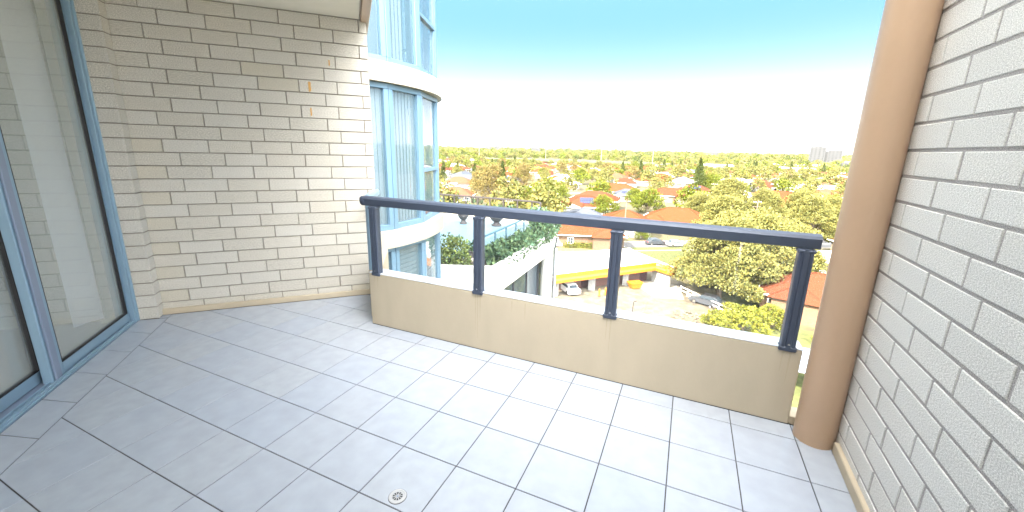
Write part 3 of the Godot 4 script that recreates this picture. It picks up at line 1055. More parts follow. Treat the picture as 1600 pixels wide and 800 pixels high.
# trunk, limbs and a crown of lobes; returns the thing
func tree(called: String, label: String, category: String, g: Array, height: float, spread: float, lobes: int, leaves: int, size: float, style: String, group := "") -> Node3D:
	var t := thing(called, label, category, Vector3.ZERO, 0.0, group)
	var wood := Shape.new()
	var crown := Shape.new()
	var low := height * (0.20 if style != "cone" else 0.08)
	var fork := Vector3(rng.randf_range(-0.3, 0.3), low, rng.randf_range(-0.3, 0.3))
	wood.tube(Vector3.ZERO, fork, height * 0.028, height * 0.021, 8, false)
	if style == "cone":
		wood.tube(fork, Vector3(0, height * 0.95, 0), height * 0.018, 0.03, 7, false)
		for k in lobes:
			var f := (k + 0.5) / lobes
			var y := lerpf(low, height * 0.97, f)
			var rr := spread * (1.0 - f) * 0.9 + 0.3
			clump(crown, Vector3(rng.randf_range(-0.3, 0.3), y, rng.randf_range(-0.3, 0.3)), Vector3(rr, height / lobes * 0.9, rr), leaves / lobes, size, g, 0.3, 0.3)
	else:
		for k in lobes:
			var a := TAU * (k * 0.618) + rng.randf_range(-0.4, 0.4)
			var f := sqrt((k + 0.5) / lobes)
			var h := height * (lerpf(0.86, 0.24, f * f) + rng.randf_range(-0.06, 0.05))
			var o := Vector3(cos(a) * f * spread * 0.78, h, sin(a) * f * spread * 0.78)
			var rr := spread * rng.randf_range(0.30, 0.46) * (1.25 if style == "round" else (0.72 if lobes > 20 else 1.0))
			clump(crown, o, Vector3(rr, rr * rng.randf_range(0.55, 0.8), rr), leaves / lobes, size, g, 0.38, 0.45)
			var elbow := fork.lerp(o, 0.5) + Vector3(0, -height * 0.04, 0)
			wood.tube(fork, elbow, height * 0.013, height * 0.008, 5, false)
			wood.tube(elbow, o, height * 0.008, height * 0.003, 5, false)
	put("trunk", wood.mesh(), M.bark, t)
	put("crown", crown.mesh(), M.leaves, t)
	return t

func spiky(s: Shape, o: Vector3, n: int, l: float, g: Array) -> void:
	for i in n:
		var a := rng.randf() * TAU
		var e := rng.randf_range(0.35, 1.35)
		var dir := Vector3(cos(a) * cos(e), sin(e), sin(a) * cos(e))
		var side := dir.cross(Vector3.UP).normalized()
		s.tint = leaf_tint(g, 0.25)
		leaf(s, o, dir, side, l * rng.randf_range(0.7, 1.1), 0.025)

# ---------------------------------------------------------------- the podium terrace below the bay
func terrace() -> void:
	foliage("leaves")
	grain(mat("bark", lin(0.16, 0.125, 0.09), 0.95), noise("speck", 0, 0, 0), 1.5)
	grain(mat("paving", lin(0.115, 0.19, 0.235), 0.4), noise("blotch", 0, 0, 0), 0.4)
	grain(mat("soil_dark", lin(0.06, 0.045, 0.03), 1.0), noise("speck", 0, 0, 0), 2.0)
	mat("rail_brown", lin(0.014, 0.011, 0.012), 0.75)
	mat("rail_grey", lin(0.06, 0.12, 0.16), 0.5)
	mat("urn_grey", lin(0.045, 0.042, 0.045), 0.85)
	glass("podium_glass", lin(0.05, 0.07, 0.09), 0.72)
	var edge := [[-5.40, -8.74], [-5.5, -14.3], [-5.7, -15.9], [-6.1, -17.4], [-6.9, -19.2], [-7.5, -20.0], [-8.5, -20.7], [-11, -20.95], [-30, -20.95]]
	var rim := []
	for q: Array in edge:
		rim.append(Vector2(q[0], q[1]))
	var t := thing("podium_terrace", "white podium terrace with planted edges below the rounded bay", "terrace")
	var s := Shape.new()
	var deck := plan([[-30, -6.2], [-9.5, -7.0], [-7.2, -8.2], [-6.6, -9.8], [-6.7, -15.5], [-7.2, -18.3], [-8.4, -20.2], [-30, -20.6]])
	var idx := Geometry2D.triangulate_polygon(deck)
	for i in range(0, idx.size(), 3):
		var a := Vector3(deck[idx[i]].x, -2.8, deck[idx[i]].y)
		var b := Vector3(deck[idx[i + 1]].x, -2.8, deck[idx[i + 1]].y)
		var d := Vector3(deck[idx[i + 2]].x, -2.8, deck[idx[i + 2]].y)
		if (b - a).cross(d - a).y > 0.0:
			s.tri(a, b, d)
		else:
			s.tri(a, d, b)
	put("deck", s.mesh(), M.paving, t)
	# upstand of the planter: outer wall with thickness, following the rounded corner
	var w := Shape.new()
	var line := [Vector2(-12.0, -5.95), Vector2(-6.95, -8.07)] + rim
	for k in line.size() - 1:
		wall_run(w, line, k, -3.12, -2.2, 0.16)
	grain(mat("podium_paint", lin(0.42, 0.43, 0.41), 0.7), noise("blotch", 0, 0, 0), 0.5)
	put("planter_wall", w.mesh(), M.podium_paint, t)
	var inner := Shape.new()
	var il := [Vector2(-11.0, -7.6), Vector2(-6.72, -9.7), Vector2(-6.75, -15.5), Vector2(-7.3, -18.2), Vector2(-8.6, -20.0), Vector2(-30, -20.3)]
	for k in il.size() - 1:
		wall_run(inner, il, k, -2.85, -2.35, 0.12)
	put("planter_kerb", inner.mesh(), M.band_paint, t)
	var bed := Shape.new()
	for k in il.size() - 1:
		var o0: Vector2 = [Vector2(-12.0, -6.1), Vector2(-5.5, -8.9), Vector2(-5.6, -14.5), Vector2(-6.2, -17.5), Vector2(-8.5, -20.6), Vector2(-30, -20.85)][k]
		var o1: Vector2 = [Vector2(-12.0, -6.1), Vector2(-5.5, -8.9), Vector2(-5.6, -14.5), Vector2(-6.2, -17.5), Vector2(-8.5, -20.6), Vector2(-30, -20.85)][k + 1]
		var i0: Vector2 = il[k]
		var i1: Vector2 = il[k + 1]
		bed.quad(Vector3(i0.x, -2.42, i0.y), Vector3(o0.x, -2.42, o0.y), Vector3(o1.x, -2.42, o1.y), Vector3(i1.x, -2.42, i1.y))
	put("planting_bed", bed.mesh(), M.soil_dark, t)
	var under := Shape.new()
	under.slab(plan([[-30, -6.5], [-9.5, -7.2], [-5.56, -8.9], [-5.66, -14.3], [-6.2, -17.4], [-8.5, -20.4], [-30, -20.6]]), -3.3, -2.86)
	under.slab(plan([[-30, -6.4], [-7.6, -9.2], [-7.6, -18.6], [-30, -19.6]]), GROUND, -3.31)
	put("podium_body", under.mesh(), M.plaster, t)
	# recessed glass front under the planter
	for k in 6:
		var z := -9.35 - k * 1.5
		var f := Shape.new()
		for e: Array in [[-3.34, -3.28], [-5.9, -5.82], [-8.6, -8.52]]:
			f.abox(-6.36, -6.28, float(e[0]), float(e[1]), z - 1.5, z)
		f.abox(-6.36, -6.28, -8.52, -3.34, z - 0.04, z + 0.02)
		var fr := put("window", f.mesh(), M.rail_brown, t)
		var g := Shape.new()
		g.abox(-6.33, -6.32, -8.5, -3.35, z - 1.46, z - 0.04)
		put("pane", g.mesh(), M.podium_glass, fr)
	var back := Shape.new()
	back.abox(-7.55, -6.9, -18.0, -3.32, -18.5, -9.1)
	put("recess", back.mesh(), M.room_dark, t)
	var col := Shape.new()
	col.lathe(Vector3(-5.98, 0, -15.7), [Vector2(0.29, GROUND), Vector2(0.29, -3.12)], 28)
	put("column", col.mesh(), M.podium_paint, t)
	var pipe := Shape.new()
	pipe.tube(Vector3(-5.66, -18, -16.1), Vector3(-5.66, -3.2, -16.1), 0.05, 0.05, 8)
	put("downpipe", pipe.mesh(), M.slat_white, t)

	railing_run("terrace_railing", "grey metal railing with glass infill along the terrace planter", [Vector2(-6.84, -10.6), Vector2(-6.95, -14.0), Vector2(-7.25, -17.6), Vector2(-7.7, -19.2)], 1.35, M.rail_grey, true)
	railing_run("terrace_railing", "thin dark brown railing along the far edge of the terrace", [Vector2(-7.72, -19.35), Vector2(-7.95, -19.95), Vector2(-8.6, -20.3), Vector2(-11.5, -20.4), Vector2(-15.0, -20.4), Vector2(-22, -20.4)], 1.0, M.rail_brown, false)

	urn(Vector3(-11.8, -2.8, -17.6), 0.34, 0.74, "grey urn planter with a spiky plant nearer the tower on the terrace")
	urn(Vector3(-9.85, -2.8, -18.0), 0.46, 0.78, "wider dark grey urn planter near the terrace corner")

	var hedge := Shape.new()
	var path := [Vector2(-6.1, -9.5), Vector2(-6.05, -14.5), Vector2(-6.5, -17.2), Vector2(-7.3, -19.0), Vector2(-8.6, -20.3)]
	for k in path.size() - 1:
		var a: Vector2 = path[k]
		var b: Vector2 = path[k + 1]
		var n := int(a.distance_to(b) / 0.28)
		for i in n:
			var q := a.lerp(b, (i + rng.randf()) / n)
			clump(hedge, Vector3(q.x + rng.randf_range(-0.25, 0.35), -2.12 + rng.randf_range(-0.12, 0.08), q.y), Vector3(0.42, 0.30, 0.36), 120, 0.17, GREEN_COOL, 0.5, 0.2)
			clump(hedge, Vector3(q.x + 0.52, -2.28, q.y), Vector3(0.2, 0.2, 0.3), 26, 0.15, GREEN_COOL, 0.5, 0.1)
	tag(put("hedge", hedge.mesh(), M.leaves), "low blue-green groundcover spilling along the terrace planter edge", "hedge", "", "stuff")

	var bush := thing("flowering_bush", "round dense bush in the front corner of the terrace planter", "bush", Vector3(-7.35, -2.42, -9.35))
	var bl := Shape.new()
	for q: Array in [[0, 0.35, 0, 0.5], [0.25, 0.55, 0.1, 0.38], [-0.35, 0.5, -0.1, 0.45], [-0.8, 0.35, 0.25, 0.42], [0.5, 0.2, 0.3, 0.34], [-0.2, 0.15, 0.45, 0.4]]:
		clump(bl, Vector3(q[0], q[1], q[2]), Vector3.ONE * float(q[3]), 420, 0.10, [0.09, 0.12, 0.04], 0.55, 0.4)
	put("foliage", bl.mesh(), M.leaves, bush)
	var bw := Shape.new()
	for k in 6:
		bw.tube(Vector3(0, -0.1, 0), Vector3(rng.randf_range(-0.6, 0.5), 0.4, rng.randf_range(-0.2, 0.4)), 0.02, 0.008, 5, false)
	put("stem", bw.mesh(), M.bark, bush)

	var barrel := thing("ribbed_pot", "grey ribbed pot with a small shrub beside the round terrace bush", "plant pot", Vector3(-7.0, -2.8, -10.15))
	var pr := Shape.new()
	pr.lathe(Vector3.ZERO, [Vector2(0.22, 0), Vector2(0.30, 0.08), Vector2(0.34, 0.35), Vector2(0.31, 0.62), Vector2(0.34, 0.66), Vector2(0.31, 0.70), Vector2(0.28, 0.66), Vector2(0.0, 0.64)], 14, false)
	put("pot", pr.mesh(), M.urn_grey, barrel)
	var pl := Shape.new()
	clump(pl, Vector3(0, 0.78, 0), Vector3(0.30, 0.18, 0.30), 260, 0.12, GREEN_COOL, 0.5, 0.2)
	put("foliage", pl.mesh(), M.leaves, barrel)
	var far := Shape.new()
	for k in 16:
		clump(far, Vector3(-9.2 - k * 0.75, -2.25, -20.62), Vector3(0.5, rng.randf_range(0.25, 0.55), 0.25), 70, 0.17, GREEN_COOL if k % 3 else GREEN_OLIVE, 0.5, 0.2)
	tag(put("planting", far.mesh(), M.leaves), "loose planting along the far edge of the terrace behind the brown railing", "planting", "", "stuff")

func wall_run(s: Shape, line: Array, k: int, y0: float, y1: float, th: float) -> void:
	var a: Vector2 = line[k]
	var b: Vector2 = line[k + 1]
	var d := (b - a).normalized()
	var n := Vector2(d.y, -d.x)                      # inward side of the outline
	if n.dot(Vector2(-12, -14) - (a + b) / 2) < 0.0:
		n = -n
	# mitre with the neighbours so that runs meet without overlapping
	var ia := a + _mitre(line, k, n, th)
	var ib := b + _mitre(line, k + 1, n, th)
	var mid := Vector3((a.x + ib.x) / 2, (y0 + y1) / 2, (a.y + ib.y) / 2)
	var P := func(q: Vector2, y: float) -> Vector3: return Vector3(q.x, y, q.y)
	s._out(P.call(a, y0), P.call(b, y0), P.call(b, y1), P.call(a, y1), mid)
	s._out(P.call(ia, y0), P.call(ib, y0), P.call(ib, y1), P.call(ia, y1), mid)
	s._out(P.call(a, y1), P.call(b, y1), P.call(ib, y1), P.call(ia, y1), mid)
	s._out(P.call(a, y0), P.call(b, y0), P.call(ib, y0), P.call(ia, y0), mid)

func _mitre(line: Array, i: int, n: Vector2, th: float) -> Vector2:
	if i == 0 or i == line.size() - 1:
		return n * th
	var d0: Vector2 = (line[i] - line[i - 1]).normalized()
	var d1: Vector2 = (line[i + 1] - line[i]).normalized()
	var n0 := Vector2(d0.y, -d0.x)
	var n1 := Vector2(d1.y, -d1.x)
	if n0.dot(n) < 0.0:
		n0 = -n0
	if n1.dot(n) < 0.0:
		n1 = -n1
	var m := (n0 + n1).normalized()
	return m * th / maxf(m.dot(n), 0.4)

func railing_run(called: String, label: String, pts: Array, gap: float, m: Material, panes: bool) -> void:
	var t := thing(called, label, "railing")
	for k in pts.size() - 1:
		var a := Vector3(pts[k].x, -2.42 if panes else -2.42, pts[k].y)
		var b := Vector3(pts[k + 1].x, -2.42, pts[k + 1].y)
		var h := Vector3(0, 0.70 if panes else 0.86, 0)
		var r := Shape.new()
		r.bar(a + h, b + h, 0.08 if panes else 0.11, 0.075 if panes else 0.10, Vector3.UP, 0.012)
		put("top_rail", r.mesh(), m, t)
		var n := maxi(1, roundi(a.distance_to(b) / gap))
		for i in n:
			var p := a.lerp(b, float(i) / n)
			var q := a.lerp(b, float(i + 1) / n)
			var ps := Shape.new()
			ps.abox(p.x - (0.03 if panes else 0.045), p.x + (0.03 if panes else 0.045), -2.8, p.y + (0.66 if panes else 0.83), p.z - 0.032, p.z + 0.032, 0.004)
			put("post", ps.mesh(), m, t)
			var g := Shape.new()
			if panes:
				g.bar(p.lerp(q, 0.04) + Vector3(0, 0.32, 0), p.lerp(q, 0.96) + Vector3(0, 0.32, 0), 0.008, 0.5)
				put("glass_pane", g.mesh(), M.clear_glass, t)
			else:
				g.bar(p + Vector3(0, 0.10, 0), q + Vector3(0, 0.10, 0), 0.03, 0.03)
				put("lower_rail", g.mesh(), m, t)

func urn(at: Vector3, r: float, h: float, label: String) -> void:
	var t := thing("urn_planter", label, "urn", at)
	var s := Shape.new()
	s.lathe(Vector3.ZERO, [Vector2(r * 0.62, 0), Vector2(r * 0.62, h * 0.10), Vector2(r * 0.42, h * 0.16), Vector2(r * 0.36, h * 0.30), Vector2(r * 0.62, h * 0.42), Vector2(r * 0.92, h * 0.62), Vector2(r * 0.98, h * 0.88), Vector2(r * 1.08, h * 0.94), Vector2(r * 1.06, h), Vector2(r * 0.9, h), Vector2(r * 0.88, h * 0.94), Vector2(0, h * 0.93)], 24)
	put("bowl", s.mesh(), M.urn_grey, t)
	var l := Shape.new()
	spiky(l, Vector3(0, h * 0.95, 0), 46, 0.62, GREEN_COOL)
	put("foliage", l.mesh(), M.leaves, t)

# ---------------------------------------------------------------- houses
func hip_roof(s: Shape, w: float, d: float, y: float, pitch: float, gable := false) -> void:
	# ridge along x when w >= d, else along z
	var a := w / 2
	var b := d / 2
	var h := minf(a, b) * pitch
	var A := Vector3(-a, y, b)
	var B := Vector3(a, y, b)
	var C := Vector3(a, y, -b)
	var D := Vector3(-a, y, -b)
	var R0: Vector3
	var R1: Vector3
	if w >= d:
		var k := a if gable else maxf(a - b, 0.02)
		R0 = Vector3(-k, y + h, 0)
		R1 = Vector3(k, y + h, 0)
		s.quad(A, B, R1, R0); s.quad(C, D, R0, R1); s.tri(B, C, R1); s.tri(D, A, R0)
	else:
		var k := b if gable else maxf(b - a, 0.02)
		R0 = Vector3(0, y + h, k)
		R1 = Vector3(0, y + h, -k)
		s.tri(A, B, R0); s.quad(B, C, R1, R0); s.tri(C, D, R1); s.quad(D, A, R0, R1)
	s.quad(D, C, B, A)

# o: width, depth, wall and roof materials, storeys, wing, solar, pitch, gable
func house(label: String, at: Vector3, turn: float, o: Dictionary, group := "") -> Node3D:
	var t := thing("house", label, "house", at, turn, group)
	var w: float = o.get("w", 13.0)
	var d: float = o.get("d", 9.5)
	var h: float = 2.75 * o.get("storeys", 1)
	var wall: Material = M[o.get("wall", "render_cream")]
	var roof: Material = M[o.get("roof", "roof_orange")]
	var pitch: float = o.get("pitch", 0.46)
	var ws := Shape.new()
	ws.abox(-w / 2, w / 2, -0.3, h, -d / 2, d / 2)
	put("wall", ws.mesh(), wall, t)
	var rs := Shape.new()
	hip_roof(rs, w + 1.1, d + 1.1, h + 0.02, pitch, o.get("gable", false))
	var rf := put("roof", rs.mesh(), roof, t)
	var gs := Shape.new()
	var gx := w / 2 + 0.56
	var gz := d / 2 + 0.56
	gs.abox(-gx, gx, h - 0.10, h + 0.06, gz - 0.03, gz + 0.10)
	gs.abox(-gx, gx, h - 0.10, h + 0.06, -gz - 0.10, -gz + 0.03)
	gs.abox(gx - 0.03, gx + 0.10, h - 0.10, h + 0.06, -gz + 0.031, gz - 0.031)
	gs.abox(-gx - 0.10, -gx + 0.03, h - 0.10, h + 0.06, -gz + 0.031, gz - 0.031)
	stuff(put("gutter", gs.mesh(), M.trim_white, rf))
	if o.has("wing"):
		var wg: Array = o.wing                       # x offset, z offset, width, depth
		var w2 := Shape.new()
		w2.abox(wg[0] - wg[2] / 2.0, wg[0] + wg[2] / 2.0, -0.3, h - 0.02, wg[1] - wg[3] / 2.0, wg[1] + wg[3] / 2.0)
		put("wall", w2.mesh(), wall, t)
		var r2 := Shape.new()
		hip_roof(r2, wg[2] + 1.0, wg[3] + 1.0, h - 0.01, pitch * 0.98, o.get("wing_gable", false))
		var r2m := r2.mesh()
		var ro := put("roof", r2m, roof, t)
		ro.position = Vector3(wg[0], 0, wg[1])
		if o.get("wing_gable", false):
			var gb := Shape.new()
			gb.tri(Vector3(-wg[2] / 2.0, h, wg[3] / 2.0 + 0.53), Vector3(wg[2] / 2.0, h, wg[3] / 2.0 + 0.53), Vector3(0, h + wg[2] * 0.44 * pitch, wg[3] / 2.0 + 0.53))
			var go := put("gable", gb.mesh(), M.trim_white, t)
			go.position = Vector3(wg[0], 0, wg[1])
	if o.get("ridge", true):
		var rc := Shape.new()
		var a := gx - 0.01
		var b := gz - 0.01
		var rh := minf(a, b) * pitch + h + 0.03
		var k := maxf(a - b, 0.02) if not o.get("gable", false) else a
		var r0 := Vector3(-k, rh, 0)
		var r1 := Vector3(k, rh, 0)
		if w < d:
			k = maxf(b - a, 0.02)
			r0 = Vector3(0, rh, k)
			r1 = Vector3(0, rh, -k)
		rc.bar(r0, r1, 0.26, 0.14)
		if not o.get("gable", false):
			for q: Vector3 in [Vector3(-a, h + 0.04, b), Vector3(a, h + 0.04, b), Vector3(a, h + 0.04, -b), Vector3(-a, h + 0.04, -b)]:
				var e := r0 if (q - r0).length() < (q - r1).length() else r1
				rc.bar(q, e, 0.24, 0.12)
		stuff(put("ridge_cap", rc.mesh(), roof, rf))
	if o.get("chimney", false):
		var cs := Shape.new()
		cs.abox(w * 0.2, w * 0.2 + 0.8, h + 0.4, h + 2.7, -0.9, -0.2, 0.03)
		cs.abox(w * 0.2 - 0.06, w * 0.2 + 0.86, h + 2.7, h + 2.85, -0.96, -0.14, 0.02)
		put("chimney", cs.mesh(), M.brick_red, rf)
	# windows on the sides, one pane each
	for st in int(o.get("storeys", 1)):
		var y := 0.95 + 2.75 * st
		var n := int(w / 3.0)
		for i in n:
			var x := -w / 2 + w * (i + 0.5) / n
			if st == 0 and i == n / 2:
				var ds_ := Shape.new()
				ds_.abox(x - 0.5, x + 0.5, 0.02, 2.1, d / 2 + 0.005, d / 2 + 0.06)
				put("door", ds_.mesh(), M.door_wood, t)
			else:
				house_window(t, Vector3(x, y, d / 2), Vector3(1, 0, 0), Vector3(0, 0, 1), rng.randf_range(1.1, 1.9))
			house_window(t, Vector3(x, y, -d / 2), Vector3(1, 0, 0), Vector3(0, 0, -1), 1.4)
		for side: float in [-1.0, 1.0]:
			for i in 2:
				house_window(t, Vector3(side * w / 2, y, -d * 0.22 + d * 0.44 * i), Vector3(0, 0, 1), Vector3(side, 0, 0), 1.4)
	if o.has("solar"):
		var sl := atan(pitch)
		for i in int(o.solar):
			var ps := Shape.new()
			var up := Vector3(0, sin(sl), -cos(sl))
			var nn := Vector3(0, cos(sl), sin(sl))
			ps.box(Vector3(-1.6 + 1.08 * (i % 4), h + 0.02 + (d / 2 + 0.55) * pitch * 0.45 + (0.0 if i < 4 else 0.72), (d / 2 + 0.55) * 0.55 - (0.0 if i < 4 else 1.55)) + nn * 0.12, Vector3(0.5, 0, 0), up * 0.8, nn * 0.03)
			put("solar_panel", ps.mesh(), M.solar, t)
	return t

func house_window(t: Node3D, at: Vector3, along: Vector3, out: Vector3, w: float) -> void:
	var f := Shape.new()
	var U := Vector3.UP
	var c := at + U * 0.55 + out * 0.03
	f.box(c + U * 0.62, along * (w / 2 + 0.06), U * 0.05, out * 0.04)
	f.box(c - U * 0.62, along * (w / 2 + 0.06), U * 0.05, out * 0.05)
	f.box(c + along * (w / 2), along * 0.05, U * 0.568, out * 0.04)
	f.box(c - along * (w / 2), along * 0.05, U * 0.568, out * 0.04)
	f.box(c, along * 0.03, U * 0.568, out * 0.035)
	var fr := put("window", f.mesh(), M.trim_white, t)
	var g := Shape.new()
	g.box(c, along * (w / 2 - 0.05), U * 0.568, out * 0.012)
	put("pane", g.mesh(), M.window_dark, fr)

# ---------------------------------------------------------------- vehicles
func car(label: String, at: Vector3, turn: float, paint: String) -> void:
	var t := thing("parked_car", label, "car", at, turn, "cars parked along the streets")
	var body := Shape.new()
	# side profile (x forward, y up) of the lower body, swept across
	extrude_z(body, [Vector2(-2.15, 0.32), Vector2(-2.2, 0.62), Vector2(-2.1, 0.86), Vector2(-1.3, 0.92), Vector2(0.95, 0.90), Vector2(1.85, 0.80), Vector2(2.15, 0.62), Vector2(2.15, 0.34), Vector2(1.7, 0.24), Vector2(-1.8, 0.24)], 0.86, 0.06)
	put("body", body.mesh(), M[paint], t)
	var cab := Shape.new()
	extrude_z(cab, [Vector2(-1.72, 0.90), Vector2(-1.15, 1.36), Vector2(-0.9, 1.42), Vector2(0.15, 1.42), Vector2(0.38, 1.36), Vector2(1.02, 0.89)], 0.70, 0.10)
	var roof := put("cabin", cab.mesh(), M[paint], t)
	for side: float in [-1.0, 1.0]:
		var g := Shape.new()
		g.box(Vector3(-0.30, 1.14, side * 0.755), Vector3(0.95, 0, 0), Vector3(0, 0.17, -side * 0.045), Vector3(0, 0.01, side * 0.012))
		put("side_window", g.mesh(), M.window_dark, roof)
	var fs := Shape.new()
	fs.box(Vector3(0.72, 1.14, 0), Vector3(0.26, -0.20, 0), Vector3(0.012, 0.016, 0), Vector3(0, 0, 0.60))
	put("windscreen", fs.mesh(), M.window_dark, roof)
	var bs := Shape.new()
	bs.box(Vector3(-1.45, 1.14, 0), Vector3(0.24, 0.19, 0), Vector3(-0.012, 0.016, 0), Vector3(0, 0, 0.58))
	put("rear_window", bs.mesh(), M.window_dark, roof)
	for x: float in [-1.32, 1.32]:
		for side: float in [-1.0, 1.0]:
			var ws := Shape.new()
			ws.tube(Vector3(x, 0.31, side * 0.66), Vector3(x, 0.31, side * 0.88), 0.31, 0.31, 16)
			var wh := put("wheel", ws.mesh(), M.rubber_black, t)
			var rm := Shape.new()
			rm.tube(Vector3(x, 0.31, side * 0.87), Vector3(x, 0.31, side * 0.89), 0.19, 0.17, 12)
			put("rim", rm.mesh(), M.chrome, wh)
	for side: float in [-1.0, 1.0]:
		var hl := Shape.new()
		hl.box(Vector3(2.08, 0.66, side * 0.62), Vector3(0.07, 0, 0), Vector3(0, 0.07, 0), Vector3(0, 0, 0.18), 0.01)
		put("headlight", hl.mesh(), M.trim_white, t)
		var tl := Shape.new()
		tl.box(Vector3(-2.15, 0.72, side * 0.64), Vector3(0.05, 0, 0), Vector3(0, 0.07, 0), Vector3(0, 0, 0.16), 0.01)
		put("tail_light", tl.mesh(), M.tail_red, t)

func extrude_z(s: Shape, prof: Array, hz: float, tuck: float) -> void:
	var n := prof.size()
	var mid := Vector2.ZERO
	for p: Vector2 in prof:
		mid += p / n
	var inner := []
	for p: Vector2 in prof:
		inner.append(p + (mid - p).normalized() * tuck)
	var c := Vector3(mid.x, mid.y, 0)
	for i in n:
		var j := (i + 1) % n
		var a: Vector2 = prof[i]
		var b: Vector2 = prof[j]
		var ia: Vector2 = inner[i]
		var ib: Vector2 = inner[j]
		var z := hz - tuck
		s._out(Vector3(a.x, a.y, -z), Vector3(b.x, b.y, -z), Vector3(b.x, b.y, z), Vector3(a.x, a.y, z), c)
		for side: float in [-1.0, 1.0]:
			s._out(Vector3(a.x, a.y, z * side), Vector3(b.x, b.y, z * side), Vector3(ib.x, ib.y, hz * side), Vector3(ia.x, ia.y, hz * side), c)
			var m := Vector3(mid.x, mid.y, hz * side)
			if side > 0.0:
				_fan(s, m, Vector3(ia.x, ia.y, hz), Vector3(ib.x, ib.y, hz), Vector3(0, 0, 1))
			else:
				_fan(s, m, Vector3(ia.x, ia.y, -hz), Vector3(ib.x, ib.y, -hz), Vector3(0, 0, -1))

func _fan(s: Shape, a: Vector3, b: Vector3, c: Vector3, n: Vector3) -> void:
	if (b - a).cross(c - a).dot(n) > 0.0:
		s.tri(a, b, c)
	else:
		s.tri(a, c, b)

# ---------------------------------------------------------------- the workshop with the yellow fascia
func workshop() -> void:
	var t := thing("workshop_building", "low workshop with flat white roof and broad yellow fascia beyond the parapet", "building")
	var top := -14.75
	var a := Vector2(-15.3, -46.6)
	var b := Vector2(-3.3, -60.0)
	var c := Vector2(-0.9, -58.2)
	var c2 := Vector2(-0.35, -58.9)
	var dback := Vector2(-8.2, -68.3)
	var e := Vector2(-19.0, -57.3)
	# roof: sheet strips between standing seams
	var rs := Shape.new()
	rs.slab(PackedVector2Array([a, b, dback, e]), top - 0.35, top - 0.02)
	rs.slab(PackedVector2Array([b + (c - b) * 0.001, c, c2, dback + (b - dback) * 0.25]), top - 0.352, top - 0.022)
	var roof := put("roof", rs.mesh(), M.roof_white, t)
	for k in 9:
		var f := (k + 0.5) / 9.0
		var p := a.lerp(b, f)
		var q := e.lerp(dback, f)
		var ss := Shape.new()
		ss.bar(Vector3(p.x, top, p.y), Vector3(q.x, top, q.y), 0.09, 0.08)
		put("roof_seam", ss.mesh(), M.seam_grey, roof)
	# fascia: yellow above and below a paler stripe
	fascia(t, a, b, top)
	fascia(t, b, c, top)
	fascia(t, c, c2, top)
	fascia(t, e, a, top)
	for q: Array in [[0.06, 0.9], [0.40, 0.9], [0.74, 0.8]]:
		var p := a.lerp(b, q[0])
		var n := Vector2(0.745, 0.667)
		p -= n * 0.9
		var ps := Shape.new()
		ps.abox(p.x - q[1] / 2.0, p.x + q[1] / 2.0, GROUND, top - 1.3, p.y - 0.35, p.y + 0.35, 0.02)
		put("pillar", ps.mesh(), M.render_white, t)
	# bays behind the pillars: dark red walls and roller doors
	var n2 := Vector2(-0.745, -0.667)
	var w0 := a + n2 * 2.8
	var w1 := b + n2 * 1.6
	var bw := Shape.new()
	bw.bar(Vector3(w0.x, (GROUND + top - 0.4) / 2, w0.y), Vector3(w1.x, (GROUND + top - 0.4) / 2, w1.y), 0.25, top - 0.4 - GROUND)
	put("back_wall", bw.mesh(), M.maroon, t)
	var sidew := Shape.new()
	sidew.bar(Vector3(e.x + 0.4, (GROUND + top - 0.4) / 2, e.y + 0.6), Vector3(w0.x - 0.3, (GROUND + top - 0.4) / 2, w0.y), 0.25, top - 0.4 - GROUND)
	put("side_wall", sidew.mesh(), M.maroon, t)
	var dirn := (w1 - w0).normalized()
	for k in 3:
		var p := w0 + dirn * (2.6 + k * 5.2) - n2 * 0.16
		var q := p + dirn * 3.6
		var ds_ := Shape.new()
		for i in 14:
			ds_.bar(Vector3(p.x, GROUND + 0.1 + i * 0.2, p.y), Vector3(q.x, GROUND + 0.1 + i * 0.2, q.y), 0.05, 0.17)
		stuff(put("roller_door", ds_.mesh(), M.roller_brown, t))
	# the white gable wall under the short wing
	var gw := Shape.new()
	gw.bar(Vector3(-3.6, (GROUND + top - 1.3) / 2, -61.0), Vector3(-0.9, (GROUND + top - 1.3) / 2, -58.9), 0.25, top - 1.3 - GROUND)
	put("end_wall", gw.mesh(), M.render_white, t)

func fascia(t: Node3D, a: Vector2, b: Vector2, top: float) -> void:
	var d := (b - a).normalized()
	var n := Vector2(-d.y, d.x)
	if n.dot(Vector2(-10, -58) - (a + b) / 2) > 0.0:
		n = -n
	var o := n * 0.1
	for q: Array in [[0.0, 0.56, "fascia_yellow", 0.10], [0.561, 0.86, "fascia_pale", 0.085], [0.861, 1.25, "fascia_yellow", 0.10]]:
		var s := Shape.new()
		var y: float = top + 0.1 - (float(q[0]) + float(q[1])) / 2
		s.bar(Vector3(a.x + o.x, y, a.y + o.y), Vector3(b.x + o.x, y, b.y + o.y), q[3] * 2.0, float(q[1]) - float(q[0]), Vector3.UP, 0.01)
		put("fascia", s.mesh(), M[q[2]], t)

